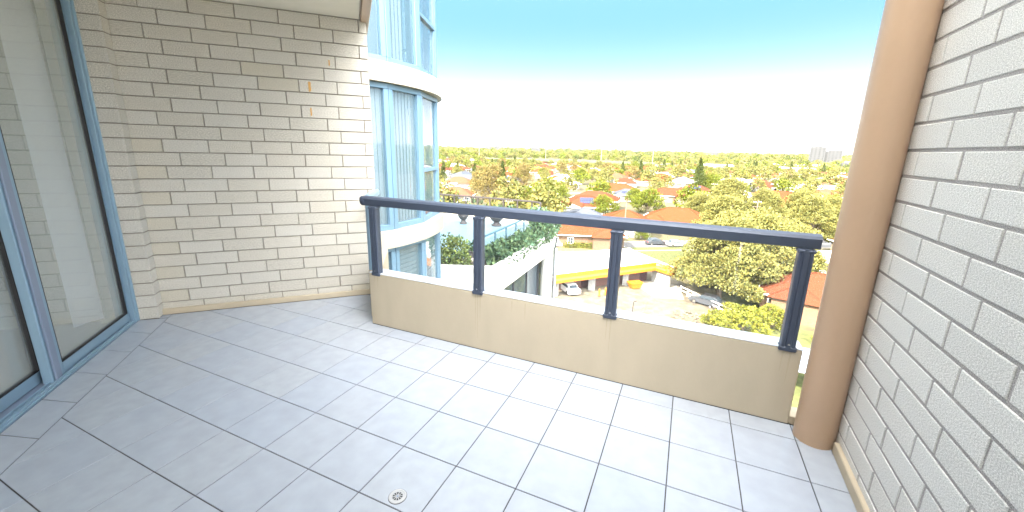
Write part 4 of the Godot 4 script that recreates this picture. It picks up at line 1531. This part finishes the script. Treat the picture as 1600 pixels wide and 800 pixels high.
# ---------------------------------------------------------------- everything beyond the forecourt
func town() -> void:
	var tiles := noise("roof_tone", 0.05, 0.72, 1.0, FastNoiseLite.TYPE_SIMPLEX_SMOOTH, 5)
	var bumps := noise("roof_relief", 0.06, 0, 1, FastNoiseLite.TYPE_CELLULAR, 2, 256, 8.0)
	for q: Array in [["roof_orange", 0.115, 0.037, 0.016], ["roof_terracotta", 0.098, 0.033, 0.018], ["roof_brown", 0.075, 0.031, 0.018], ["roof_pink", 0.14, 0.055, 0.034], ["roof_grey", 0.06, 0.068, 0.085]]:
		grain(mat(q[0], lin(q[1], q[2], q[3]), 0.85), tiles, 0.35, bumps, 1.0)
		M[q[0]].metallic_specular = 0.15
	mat("roof_white", lin(0.42, 0.42, 0.42), 0.5)
	mat("seam_grey", lin(0.085, 0.09, 0.10), 0.5)
	for q: Array in [["render_cream", 0.17, 0.14, 0.10], ["render_white", 0.26, 0.26, 0.25], ["brick_red", 0.12, 0.04, 0.026], ["brick_tan", 0.15, 0.09, 0.052]]:
		grain(mat(q[0], lin(q[1], q[2], q[3]), 0.9), tiles, 0.3)
	mat("window_far", lin(0.008, 0.010, 0.013), 0.6)
	mat("tower_concrete", lin(0.034, 0.036, 0.040), 0.9)
	mat("trim_white", lin(0.72, 0.72, 0.70), 0.5)
	mat("window_dark", lin(0.03, 0.04, 0.05), 0.08)
	mat("door_wood", lin(0.12, 0.06, 0.035), 0.6)
	mat("solar", lin(0.018, 0.022, 0.05), 0.15)
	mat("tail_red", lin(0.35, 0.02, 0.02), 0.3)
	mat("fascia_yellow", lin(0.33, 0.115, 0.003), 0.5)
	mat("fascia_pale", lin(0.34, 0.155, 0.045), 0.5)
	grain(mat("maroon", lin(0.045, 0.016, 0.018), 0.9), tiles, 0.4)
	mat("roller_brown", lin(0.075, 0.032, 0.025), 0.6)
	for q: Array in [["paint_silver", 0.2, 0.2, 0.21], ["paint_white", 0.72, 0.72, 0.72], ["paint_dark", 0.035, 0.04, 0.05], ["paint_blue", 0.05, 0.09, 0.2], ["paint_red", 0.3, 0.03, 0.03]]:
		var pm := mat(q[0], lin(q[1], q[2], q[3]), 0.3)
		pm.clearcoat_enabled = true
		pm.clearcoat = 0.8
		pm.clearcoat_roughness = 0.05
	mat("pool_water", lin(0.08, 0.42, 0.48), 0.05)
	mat("roof_blue_grey", lin(0.20, 0.27, 0.38), 0.5)

	workshop()
	yard()
	named_houses()
	named_trees()
	far_suburb()
	skyline()

func yard() -> void:
	car("white car nosed in under the yellow workshop fascia", Vector3(-14.0, GROUND + 0.03, -50.4), 2.3, "paint_white")
	car("silver car on the street beside the clipped hedge", Vector3(-23.2, GROUND + 0.02, -76.3), 0.55, "paint_silver")
	car("dark car parked on the street behind the workshop", Vector3(-5.2, GROUND + 0.02, -88.4), 0.56, "paint_dark")
	car("silver car parked near the gum trees on the street", Vector3(-1.0, GROUND + 0.02, -88.8), 0.56, "paint_silver")
	car("dark car parked at the forecourt edge under the gum tree", Vector3(3.9, GROUND + 0.03, -54.0), 2.75, "paint_dark")
	power_pole("timber power pole on the street left of the round tree", -34.0, -73.5, 0.56)
	power_pole("timber power pole behind the workshop roof", -12.0, -87.5, 0.56)
	power_pole("timber power pole where the two streets meet", 15.0, -104.5, 0.56)
	power_pole("timber power pole along the side street among the roofs", 8.5, -160.0, 0.1)
	power_pole("timber power pole on the farther residential street", -52.0, -188.0, 0.3)
	var bin := thing("yellow_skip", "small yellow skip bin near the workshop's right bay", "skip", Vector3(-5.6, GROUND + 0.03, -56.2), 0.7)
	var s := Shape.new()
	var lo := [Vector3(-0.6, 0.1, 0.45), Vector3(0.6, 0.1, 0.45), Vector3(0.6, 0.1, -0.45), Vector3(-0.6, 0.1, -0.45)]
	var hi := [Vector3(-1.0, 0.95, 0.6), Vector3(1.0, 0.95, 0.6), Vector3(1.0, 0.95, -0.6), Vector3(-1.0, 0.95, -0.6)]
	for i in 4:
		s.quad(lo[i], lo[(i + 1) % 4], hi[(i + 1) % 4], hi[i])
	s.quad(lo[3], lo[2], lo[1], lo[0])
	s.quad(hi[0] - Vector3(0, 0.2, 0), hi[1] - Vector3(0, 0.2, 0), hi[2] - Vector3(0, 0.2, 0), hi[3] - Vector3(0, 0.2, 0))
	put("bin_shell", s.mesh(), M.fascia_yellow, bin)
	var lid := Shape.new()
	for i in 4:
		lid.bar(hi[i], hi[(i + 1) % 4], 0.08, 0.08)
	put("bin_lip", lid.mesh(), M.fascia_yellow, bin)
	for q: Array in [[-9.6, -50.3, "yellow bollard left of its pair before the workshop"], [-8.9, -51.1, "yellow bollard right of its pair before the workshop"]]:
		var bo := thing("bollard", q[2], "bollard", Vector3(q[0], GROUND + 0.02, q[1]), 0.0, "bollards before the workshop")
		var bs := Shape.new()
		bs.lathe(Vector3.ZERO, [Vector2(0.11, 0), Vector2(0.11, 1.05), Vector2(0.08, 1.13), Vector2(0, 1.15)], 12)
		put("shaft", bs.mesh(), M.fascia_yellow, bo)
		var bb := Shape.new()
		bb.lathe(Vector3.ZERO, [Vector2(0.14, 0), Vector2(0.14, 0.08), Vector2(0.11, 0.10)], 12)
		put("base", bb.mesh(), M.rubber_black, bo)
	var post := thing("bent_post", "thin dark post standing alone on the pale forecourt", "post", Vector3(-4.6, GROUND + 0.02, -45.4))
	var ps := Shape.new()
	ps.tube(Vector3.ZERO, Vector3(0.1, 1.9, 0), 0.07, 0.06, 8)
	ps.tube(Vector3(0.1, 1.9, 0), Vector3(0.45, 2.1, 0.1), 0.06, 0.06, 8)
	put("shaft", ps.mesh(), M.rubber_black, post)
	var pb := Shape.new()
	pb.abox(-0.2, 0.2, 0, 0.05, -0.2, 0.2, 0.01)
	put("base", pb.mesh(), M.rubber_black, post)
	var fence := thing("white_rail_fence", "low white rail fence between the forecourt and the gum trees", "fence")
	for k in 9:
		var p := Vector3(0.6, GROUND, -57.2).lerp(Vector3(8.0, GROUND, -49.0), k / 8.0)
		var q := Vector3(0.6, GROUND, -57.2).lerp(Vector3(8.0, GROUND, -49.0), (k + 1) / 8.0)
		var fp := Shape.new()
		fp.abox(p.x - 0.06, p.x + 0.06, GROUND, GROUND + 1.1, p.z - 0.06, p.z + 0.06)
		put("post", fp.mesh(), M.trim_white, fence)
		if k < 8:
			for y: float in [0.5, 1.0]:
				var fr := Shape.new()
				fr.bar(p + Vector3(0, y, 0), q + Vector3(0, y, 0), 0.05, 0.12)
				put("rail", fr.mesh(), M.trim_white, fence)
	var rocks := Shape.new()
	for k in 60:
		var o := Vector3(rng.randf_range(0.2, 4.4), GROUND + 0.1, rng.randf_range(-50.0, -44.5))
		rock(rocks, o, rng.randf_range(0.12, 0.4))
	tag(put("rubble", rocks.mesh(), M.concrete), "loose pale rubble and rocks at the forecourt edge", "rubble", "", "stuff")
	# seen through the slot between parapet and column
	var pool := thing("swimming_pool", "small turquoise swimming pool glimpsed between parapet end and column", "pool", Vector3(11.6, GROUND, -40.6))
	var rim := Shape.new()
	rim.abox(-2.4, 2.4, 0.0, 0.18, 1.3, 1.7, 0.02)
	rim.abox(-2.4, 2.4, 0.0, 0.18, -1.7, -1.3, 0.02)
	rim.abox(-2.4, -2.0, 0.0, 0.18, -1.298, 1.298, 0.02)
	rim.abox(2.0, 2.4, 0.0, 0.18, -1.298, 1.298, 0.02)
	put("coping", rim.mesh(), M.pale_concrete, pool)
	var wa := Shape.new()
	wa.abox(-1.998, 1.998, 0.02, 0.10, -1.298, 1.298)
	put("water", wa.mesh(), M.pool_water, pool)
	var shed := thing("carport", "flat blue-grey metal carport roof glimpsed below the parapet end", "carport", Vector3(10.2, GROUND, -36.2))
	var sr := Shape.new()
	sr.abox(-3.2, 3.2, 2.5, 2.62, -2.6, 2.4, 0.02)
	put("roof", sr.mesh(), M.roof_blue_grey, shed)
	for k in 12:
		var rb := Shape.new()
		rb.abox(-3.1 + k * 0.55, -3.04 + k * 0.55, 2.621, 2.66, -2.55, 2.35)
		put("roof_rib", rb.mesh(), M.roof_blue_grey, shed)
	for sx: float in [-3.0, 3.0]:
		for sz: float in [-2.4, 2.2]:
			var pp := Shape.new()
			pp.abox(sx - 0.05, sx + 0.05, 0, 2.5, sz - 0.05, sz + 0.05)
			put("post", pp.mesh(), M.trim_white, shed)

func power_pole(label: String, x: float, z: float, turn: float) -> void:
	var t := thing("power_pole", label, "power pole", Vector3(x, GROUND, z), turn, "power poles along the streets")
	var s := Shape.new()
	s.tube(Vector3.ZERO, Vector3(0, 9.5, 0), 0.16, 0.11, 8)
	put("pole", s.mesh(), M.bark, t)
	for y: float in [8.9, 7.9]:
		var c := Shape.new()
		c.abox(-1.1, 1.1, y, y + 0.12, -0.2, -0.09, 0.01)
		put("crossarm", c.mesh(), M.bark, t)
	for x2: float in [-0.9, -0.4, 0.4, 0.9]:
		var i := Shape.new()
		i.lathe(Vector3(x2, 9.02, -0.145), [Vector2(0.05, 0), Vector2(0.05, 0.12), Vector2(0.02, 0.16), Vector2(0, 0.16)], 8)
		put("insulator", i.mesh(), M.trim_white, t)

func rock(s: Shape, o: Vector3, r: float) -> void:
	var p := []
	for d: Vector3 in [Vector3(1, 0, 0), Vector3(0, 0, 1), Vector3(-1, 0, 0), Vector3(0, 0, -1)]:
		p.append(o + d.rotated(Vector3.UP, rng.randf()) * r * rng.randf_range(0.7, 1.2) + Vector3(0, rng.randf_range(-0.3, 0.3) * r, 0))
	var top := o + Vector3(rng.randf_range(-0.3, 0.3), 0.9, rng.randf_range(-0.3, 0.3)) * r
	for i in 4:
		s.tri(top, p[(i + 1) % 4], p[i])

func named_houses() -> void:
	var H := func(label: String, x: float, z: float, turn: float, o: Dictionary) -> void: house(label, Vector3(x, land(x, z), z), turn, o)
	H.call("large orange-roofed house behind the clipped hedge and parked silver car", -20.0, -82.5, 0.35, {"w": 15.5, "d": 11.0, "wall": "brick_tan", "roof": "roof_orange", "wing": [4.2, 4.6, 5.6, 5.5], "chimney": true})
	H.call("orange hip-roofed house with white gable front beside a round tree", -13.6, -100.0, 0.15, {"w": 12.0, "d": 10.5, "wall": "render_white", "roof": "roof_orange", "wing": [3.4, 4.6, 4.6, 4.6], "wing_gable": true})
	H.call("broad orange-roofed house above the middle of the handrail", -1.6, -110.5, -0.12, {"w": 16.5, "d": 11.5, "wall": "brick_tan", "roof": "roof_orange", "wing": [-5.2, 5.0, 6.0, 5.0]})
	H.call("terracotta house whose roof carries a white wing and dark solar panels", -29.5, -124.5, 0.3, {"w": 15.0, "d": 11.0, "wall": "render_white", "roof": "roof_terracotta", "solar": 8, "wing": [-4.6, 5.0, 5.5, 5.0], "wing_gable": true})
	H.call("brown-red hip-roofed house with a white wall among tall trees", -62.5, -182.0, 0.3, {"w": 15.0, "d": 11.0, "wall": "render_white", "roof": "roof_brown"})
	H.call("very wide orange roof spreading left of the conical tree", -30.0, -181.5, 0.1, {"w": 21.0, "d": 12.0, "wall": "render_cream", "roof": "roof_orange", "wing": [6.0, 5.5, 7.0, 6.0]})
	H.call("distant orange-roofed house with white walls near the bay tower", -134.0, -298.0, 0.3, {"w": 17.0, "d": 11.0, "wall": "render_white", "roof": "roof_orange"})
	H.call("two-storey white house with pale roof and dark windows in the trees", 23.5, -253.0, -0.35, {"w": 15.0, "d": 11.0, "storeys": 2, "wall": "render_white", "roof": "roof_white", "pitch": 0.25})
	H.call("orange-roofed house with chimney right of the wide orange roof", -6.5, -176.0, 0.05, {"w": 18.0, "d": 11.0, "wall": "render_cream", "roof": "roof_terracotta", "wing": [5.0, 5.0, 6.0, 5.0], "chimney": true})
	H.call("orange house with long white gutter line before the white-roofed hall", 33.0, -192.0, -0.3, {"w": 20.0, "d": 11.0, "wall": "render_white", "roof": "roof_orange", "wing": [-6.0, 4.6, 6.0, 5.0]})
	H.call("long white-roofed hall with a dark solar patch near the column", 58.0, -258.0, -0.25, {"w": 26.0, "d": 14.0, "wall": "render_white", "roof": "roof_white", "pitch": 0.3, "solar": 8, "gable": true})
	H.call("red-tiled house below the gum trees beside the column, tree shade on its roof", 17.2, -57.2, -0.25, {"w": 12.5, "d": 9.5, "wall": "brick_tan", "roof": "roof_terracotta", "wing": [-2.6, 3.6, 5.0, 4.4]})
	H.call("small blue-grey roofed house by the bright round tree", -24.6, -102.5, 0.4, {"w": 9.5, "d": 8.0, "wall": "render_white", "roof": "roof_grey"})
	H.call("pink-roofed house at the foot of the bay tower's edge", -80.0, -128.0, 0.35, {"w": 13.0, "d": 10.0, "wall": "render_cream", "roof": "roof_pink"})
	H.call("wide orange-roofed house beside the column above the gum trees", 38.5, -162.0, -0.25, {"w": 23.0, "d": 12.0, "wall": "render_cream", "roof": "roof_orange", "wing": [-7.0, 5.5, 6.5, 6.0]})
	H.call("small grey-roofed house among gum trees below the two-storey house", 17.0, -157.0, -0.2, {"w": 10.0, "d": 8.0, "wall": "render_cream", "roof": "roof_grey"})
	H.call("white-walled house with grey roof peeping between railing post and column", 25.0, -79.0, -0.3, {"w": 10.0, "d": 8.0, "wall": "render_white", "roof": "roof_white", "pitch": 0.3})
	H.call("dark brown roof with solar panels right of the broad orange house", 3.0, -204.0, 0.0, {"w": 15.0, "d": 10.0, "wall": "render_cream", "roof": "roof_brown", "solar": 8})
	H.call("white cottage with grey roof tucked under the wide orange roof", -23.0, -168.0, 0.2, {"w": 10.0, "d": 8.0, "wall": "render_white", "roof": "roof_grey", "solar": 4})
	H.call("long low orange roof behind the conical tree's left side", -20.5, -256.0, 0.05, {"w": 20.0, "d": 11.0, "wall": "render_white", "roof": "roof_orange"})
	H.call("pink-orange roofed house hard against the column in the middle distance", 59.0, -219.0, -0.3, {"w": 17.0, "d": 11.0, "wall": "render_cream", "roof": "roof_pink"})
	var hedge := Shape.new()
	for k in 16:
		var p := Vector3(-22.0, GROUND + 0.6, -76.0).lerp(Vector3(-14.6, GROUND + 0.6, -78.6), k / 15.0)
		clump(hedge, p, Vector3(0.5, 0.65, 0.5), 160, 0.28, GREEN_LIME, 0.3, 0.5)
	tag(put("clipped_hedge", hedge.mesh(), M.leaves), "clipped yellow-green hedge in front of the large orange house", "hedge", "", "stuff")

func named_trees() -> void:
	var kinds := {
		"gum": tree("gum_tree", "broad olive gum tree spreading over the fence beside the forecourt", "tree", GREEN_OLIVE, 12.5, 6.8, 44, 38000, 0.29, "open"),
		"gum_tall": tree("gum_tree", "tallest olive gum tree with open crown behind the forecourt gums", "tree", GREEN_OLIVE, 14.5, 6.4, 40, 30000, 0.31, "open"),
		"bright": tree("fig_tree", "wide bright green tree beyond the end of the terrace", "tree", GREEN_BRIGHT, 9.5, 7.2, 16, 10000, 0.42, "round"),
		"ochre": tree("ochre_tree", "tall yellow-brown dry tree beyond the far terrace railing", "tree", GREEN_OCHRE, 15.0, 6.6, 14, 7000, 0.42, "open"),
		"cone": tree("conifer_tree", "tall dark conical tree rising above the roofs in the middle", "tree", GREEN_DARK, 17.0, 5.2, 12, 5000, 0.55, "cone"),
		"round": tree("round_tree", "low round bright tree above the middle of the handrail", "tree", GREEN_BRIGHT, 6.6, 4.4, 10, 5000, 0.36, "round"),
		"shrub": tree("garden_shrub", "rounded sunlit shrub at the foot of the gum trees", "shrub", GREEN_LIME, 2.6, 1.9, 7, 2600, 0.22, "round"),
	}
	var first := {}
	var put_tree := func(kind: String, label: String, x: float, z: float, grow := 1.0) -> void:
		var o: Node3D = kinds[kind]
		var at := Vector3(x, land(x, z), z)
		if not first.has(kind):
			first[kind] = true
			o.position = at
			o.scale = Vector3.ONE * grow
			o.rotation.y = rng.randf() * TAU
			o.set_meta("label", label)
		else:
			copy(o, String(o.name), label, at, rng.randf() * TAU, "", grow)
	put_tree.call("gum", "broad olive gum tree spreading over the fence beside the forecourt", 5.6, -57.2, 1.0)
	put_tree.call("gum", "olive gum tree right of the forecourt gum, above the red-tiled house", 9.6, -63.0, 1.0)
	put_tree.call("gum_tall", "tallest olive gum tree with open crown behind the forecourt gums", 6.4, -76.5, 0.92)
	put_tree.call("gum", "gum tree just behind the rightmost railing post", 14.2, -66.5, 0.85)
	put_tree.call("gum_tall", "gum tree nearest the column above the red-tiled house", 24.5, -100.0, 0.85)
	put_tree.call("gum", "gum tree behind the column's edge in the row above the handrail", 31.0, -116.0, 0.9)
	put_tree.call("gum_tall", "wide gum tree above the right third of the handrail", 10.5, -119.5, 1.0)
	put_tree.call("gum", "low gum tree left of the wide gum above the handrail", 3.2, -122.5, 0.75)
	put_tree.call("gum", "gum tree between the wide gum and the orange house by the column", 20.0, -127.0, 0.9)
	put_tree.call("gum", "pale gum tree in front of the wide orange house by the column", 31.5, -139.5, 0.85)
	put_tree.call("bright", "wide bright green tree beyond the end of the terrace", -41.0, -113.0, 1.0)
	put_tree.call("bright", "green tree behind the wide bright one near the terrace corner", -48.5, -146.0, 0.95)
	put_tree.call("bright", "green crown under the handrail's end, before the column", 41.5, -152.0, 0.8)
	put_tree.call("bright", "bright tree beside the conical dark tree", 10.8, -238.0, 1.0)
	put_tree.call("ochre", "tall yellow-brown dry tree beyond the far terrace railing", -62.0, -121.5, 1.0)
	put_tree.call("ochre", "dry yellowish tree touching the bay tower's edge", -75.0, -139.0, 0.9)
	put_tree.call("ochre", "dry brownish tree above the brown-red hip roof", -73.5, -178.0, 0.9)
	put_tree.call("cone", "tall dark conical tree rising above the roofs in the middle", 4.5, -234.0, 1.0)
	put_tree.call("cone", "smaller dark conical tree left of the brown-red roof", -88.0, -186.0, 0.8)
	put_tree.call("round", "low round bright tree above the middle of the handrail", -23.0, -121.0, 1.0)
	put_tree.call("round", "round green tree between the white gable and the broad orange house", -11.6, -134.5, 1.25)
	put_tree.call("round", "yellow-green round tree below the two-storey white house", 24.5, -226.0, 0.95)
	put_tree.call("round", "small round tree at the lawn's edge behind the workshop", -8.4, -92.0, 0.42)
	put_tree.call("round", "round tree between the wide orange roof and the chimney house", -18.5, -161.0, 0.9)
	put_tree.call("shrub", "large sunlit shrub above the parapet at the gum trees' foot", 7.6, -46.0, 1.25)
	put_tree.call("shrub", "sunlit shrub left of the large one above the parapet", 4.9, -45.2, 1.0)
	put_tree.call("shrub", "sunlit shrub before the red-tiled house's left corner", 10.6, -49.5, 1.05)
	put_tree.call("shrub", "low shrub beside the lowest stretch of the rail fence", 6.6, -51.0, 0.7)
	put_tree.call("shrub", "shrub by the column on the bright lawn", 15.6, -46.8, 0.9)
	put_tree.call("shrub", "shrub at the street corner beside the clipped hedge", -12.4, -80.0, 0.8)

# roofs and crowns filling the middle distance, then woodland that reads as one mass
func far_suburb() -> void:
	var roofs := ["roof_orange", "roof_terracotta", "roof_orange", "roof_pink", "roof_white", "roof_grey", "roof_brown"]
	var proto := []
	for k in 7:
		proto.append(house("far-off house seen as a small roof among the distant tree crowns", Vector3(0, -400, 0), 0.0, {"w": 13.0 + k % 3 * 2.0, "d": 10.0, "wall": ["render_white", "render_cream", "brick_tan"][k % 3], "roof": roofs[k], "wing": [3.0, 4.6, 5.5, 5.0], "ridge": false}, "far-off houses"))
	var words := ["orange", "terracotta", "deep orange", "pinkish", "white", "grey", "brown"]
	var tree_protos := [
		tree("distant_tree", "", "tree", GREEN_OLIVE, 11.0, 5.6, 9, 1100, 0.85, "open"),
		tree("distant_tree", "", "tree", GREEN_BRIGHT, 9.0, 5.4, 8, 1100, 0.85, "round"),
		tree("distant_tree", "", "tree", GREEN_DARK, 13.0, 3.6, 8, 900, 0.9, "cone"),
		tree("distant_tree", "", "tree", GREEN_OCHRE, 10.0, 5.0, 8, 900, 0.85, "open"),
	]
	var tree_words := ["olive", "bright green", "dark narrow", "dry yellowish"]
	var spots := []
	var houses := 0
	var trees := 0
	var used_h := {}
	var used_t := {}
	for o in get_children():
		if o is Node3D and (String(o.name).contains("tree") or String(o.name).contains("house")) and o.position.y > -100.0:
			spots.append(Vector2(o.position.x, o.position.z))
	var tries := 0
	while tries < 9000 and (houses < 240 or trees < 220):
		tries += 1
		var az := deg_to_rad(rng.randf_range(-37.0, 32.0))
		var r := 100.0 * exp(rng.randf() * 2.05)
		var p := Vector2(sin(az) * r, -cos(az) * r)
		if p.distance_to(Vector2(-190, -690)) < 170.0:
			continue
		if r < 240.0 and rng.randf() < 0.62:
			continue
		var want_house := rng.randf() < 0.52
		var gap := 13.0 if want_house else 8.5
		var ok := true
		for q: Vector2 in spots:
			if absf(q.x - p.x) < gap and absf(q.y - p.y) < gap * 1.25:
				ok = false
				break
		if not ok:
			continue
		var at := Vector3(p.x, land(p.x, p.y), p.y)
		if want_house and houses < 240:
			var k := rng.randi() % 7
			spots.append(p)
			houses += 1
			var h := "far-off house with %s roof %s" % [words[k], zone(az, r)]
			var g := "far-off houses"
			if used_h.has(k):
				copy(proto[k], "house", h, at, rng.randf_range(-0.5, 0.5) + (PI / 2 if rng.randf() < 0.4 else 0.0), g, rng.randf_range(0.9, 1.15))
			else:
				used_h[k] = true
				proto[k].position = at
				proto[k].set_meta("label", h)
				proto[k].set_meta("group", g)
		elif not want_house and trees < 220:
			var k: int = [0, 0, 1, 0, 3, 1, 2, 0][rng.randi() % 8]
			spots.append(p)
			trees += 1
			var grow := rng.randf_range(0.7, 1.15)
			var h := "%s %s tree %s" % ["low" if grow < 0.85 else ("mid-sized" if grow < 1.0 else "large"), tree_words[k], zone(az, r)]
			var g := "trees among the distant roofs"
			if used_t.has(k):
				copy(tree_protos[k], "distant_tree", h, at, rng.randf() * TAU, g, grow)
			else:
				used_t[k] = true
				tree_protos[k].position = at
				tree_protos[k].set_meta("label", h)
				tree_protos[k].set_meta("group", g)
	# woodland: many copies of a few leaf masses
	for kind in 3:
		var s := Shape.new()
		for k in 5:
			clump(s, Vector3(rng.randf_range(-3.5, 3.5), rng.randf_range(3.5, 6.5), rng.randf_range(-3.5, 3.5)), Vector3(3.4, 2.8, 3.4), 46, 1.7, [GREEN_OLIVE, GREEN_BRIGHT, GREEN_DARK][kind], 0.3, 0.5)
		var mm := MultiMesh.new()
		mm.transform_format = MultiMesh.TRANSFORM_3D
		mm.use_colors = true
		mm.mesh = s.mesh()
		var n: int = [3600, 2300, 1300][kind]
		mm.instance_count = n
		for i in n:
			var az := deg_to_rad(rng.randf_range(-42.0, 80.0))
			var r := 300.0 * exp(rng.randf() * 2.45)
			var p := Vector2(sin(az) * r, -cos(az) * r)
			var tries2 := 0
			while tries2 < 6 and (p.distance_to(Vector2(-190, -690)) < 165.0 or (r < 600.0 and near_house(p, spots))):
				az = deg_to_rad(rng.randf_range(-42.0, 80.0))
				r = 300.0 * exp(rng.randf() * 2.45)
				p = Vector2(sin(az) * r, -cos(az) * r)
				tries2 += 1
			var grow := rng.randf_range(0.5, 1.1) * lerpf(0.62, 1.15, smoothstep(250.0, 1000.0, r)) * (1.0 + r / 2600.0)
			mm.set_instance_transform(i, Transform3D(Basis(Vector3.UP, rng.randf() * TAU).scaled(Vector3(grow, grow * rng.randf_range(0.8, 1.2), grow)), Vector3(p.x, land(p.x, p.y) - 0.6, p.y)))
			var tone := rng.randf_range(0.75, 1.25)
			mm.set_instance_color(i, Color(tone, tone * rng.randf_range(0.95, 1.05), tone))
		var o := MultiMeshInstance3D.new()
		o.name = numbered("far_woodland", self)
		o.multimesh = mm
		o.material_override = M.leaves
		add_child(o, true)
		tag(o, ["olive tree masses filling the far suburb up to the horizon", "bright green tree masses scattered through the far suburb", "dark green tree masses scattered through the far suburb"][kind], "woodland", "", "stuff")

# where a far thing stands, told by what is in front of it and how far off it is
func zone(az: float, r: float) -> String:
	var a := rad_to_deg(az)
	var across := "beside the bay tower" if a < -26.0 else ("above the terrace corner" if a < -17.0 else ("above the handrail's middle" if a < -5.0 else ("above the handrail's right half" if a < 6.0 else ("beside the column" if a < 18.0 else "beyond the column"))))
	var away := "in the nearer gardens" if r < 190.0 else ("in the middle distance" if r < 340.0 else ("far off" if r < 540.0 else "close below the horizon"))
	return across + ", " + away

func near_house(p: Vector2, spots: Array) -> bool:
	for q: Vector2 in spots:
		if absf(q.x - p.x) < 9.0 and absf(q.y - p.y) < 12.0:
			return true
	return false

func skyline() -> void:
	apartment("pale twin-slab apartment tower standing on the horizon left of the column", Vector3(236, 0, -964), -0.24, [[-14, 25, 37, 14], [13, 22, 31, 14], [0, 6, 28, 10]], 11)
	apartment("white low-rise block at the foot of the twin-slab tower", Vector3(262, 0, -905), -0.3, [[0, 46, 10, 22]], 3)
	apartment("small pale block on the horizon above the terrace corner", Vector3(-560, 0, -1500), 0.35, [[0, 34, 24, 16]], 7)
	apartment("pair of pale blocks on the left horizon beside the bay tower", Vector3(-820, 0, -1650), 0.4, [[-22, 26, 22, 16], [20, 26, 27, 16]], 7)
	apartment("lone grey-white block on the horizon over the conical tree", Vector3(60, 0, -1560), 0.0, [[0, 40, 18, 16]], 5)
	for q: Array in [[150, -760, 60, 24, "long white warehouse in front of the horizon tower"], [30, -575, 36, 18, "white shed among trees right of the playing field"], [112, -560, 34, 16, "white shed below the horizon warehouse"]]:
		var at := Vector3(q[0], land(q[0], q[1]), q[1])
		var t := thing("warehouse", q[4], "warehouse", at, rng.randf_range(-0.3, 0.1))
		var s := Shape.new()
		s.abox(-q[2] / 2.0, q[2] / 2.0, -1, 6.5, -q[3] / 2.0, q[3] / 2.0)
		put("wall", s.mesh(), M.render_white, t)
		var r := Shape.new()
		hip_roof(r, q[2] + 1.0, q[3] + 1.0, 6.5, 0.2, true)
		put("roof", r.mesh(), M.roof_white, t)
		for k in 4:
			var d := Shape.new()
			var x: float = -q[2] * 0.36 + q[2] * 0.24 * k
			d.abox(x - 2.0, x + 2.0, 0, 4.5, q[3] / 2.0 + 0.01, q[3] / 2.0 + 0.15)
			put("loading_door", d.mesh(), M.seam_grey, t)

func apartment(label: String, at: Vector3, turn: float, blocks: Array, storeys: int) -> void:
	at.y = land(at.x, at.z)
	var t := thing("apartment_block", label, "apartment block", at, turn)
	for b: Array in blocks:
		var s := Shape.new()
		s.abox(b[0] - b[1] / 2.0, b[0] + b[1] / 2.0, -2, b[2], -b[3] / 2.0, b[3] / 2.0)
		put("wall", s.mesh(), M.tower_concrete, t)
		var cap := Shape.new()
		cap.abox(b[0] - b[1] / 4.0, b[0] + b[1] / 4.0, b[2], b[2] + 2.2, -b[3] / 4.0, b[3] / 4.0)
		put("roof_house", cap.mesh(), M.seam_grey, t)
		var n := int(b[1] / 5.5)
		for st in storeys:
			for i in n:
				var x: float = b[0] - b[1] / 2.0 + b[1] * (i + 0.5) / n
				var y: float = b[2] * (st + 0.25) / storeys
				var w := Shape.new()
				w.abox(x - 1.3, x + 1.3, y, y + b[2] / storeys * 0.74, b[3] / 2.0 + 0.01, b[3] / 2.0 + 0.1)
				put("window", w.mesh(), M.window_far, t)
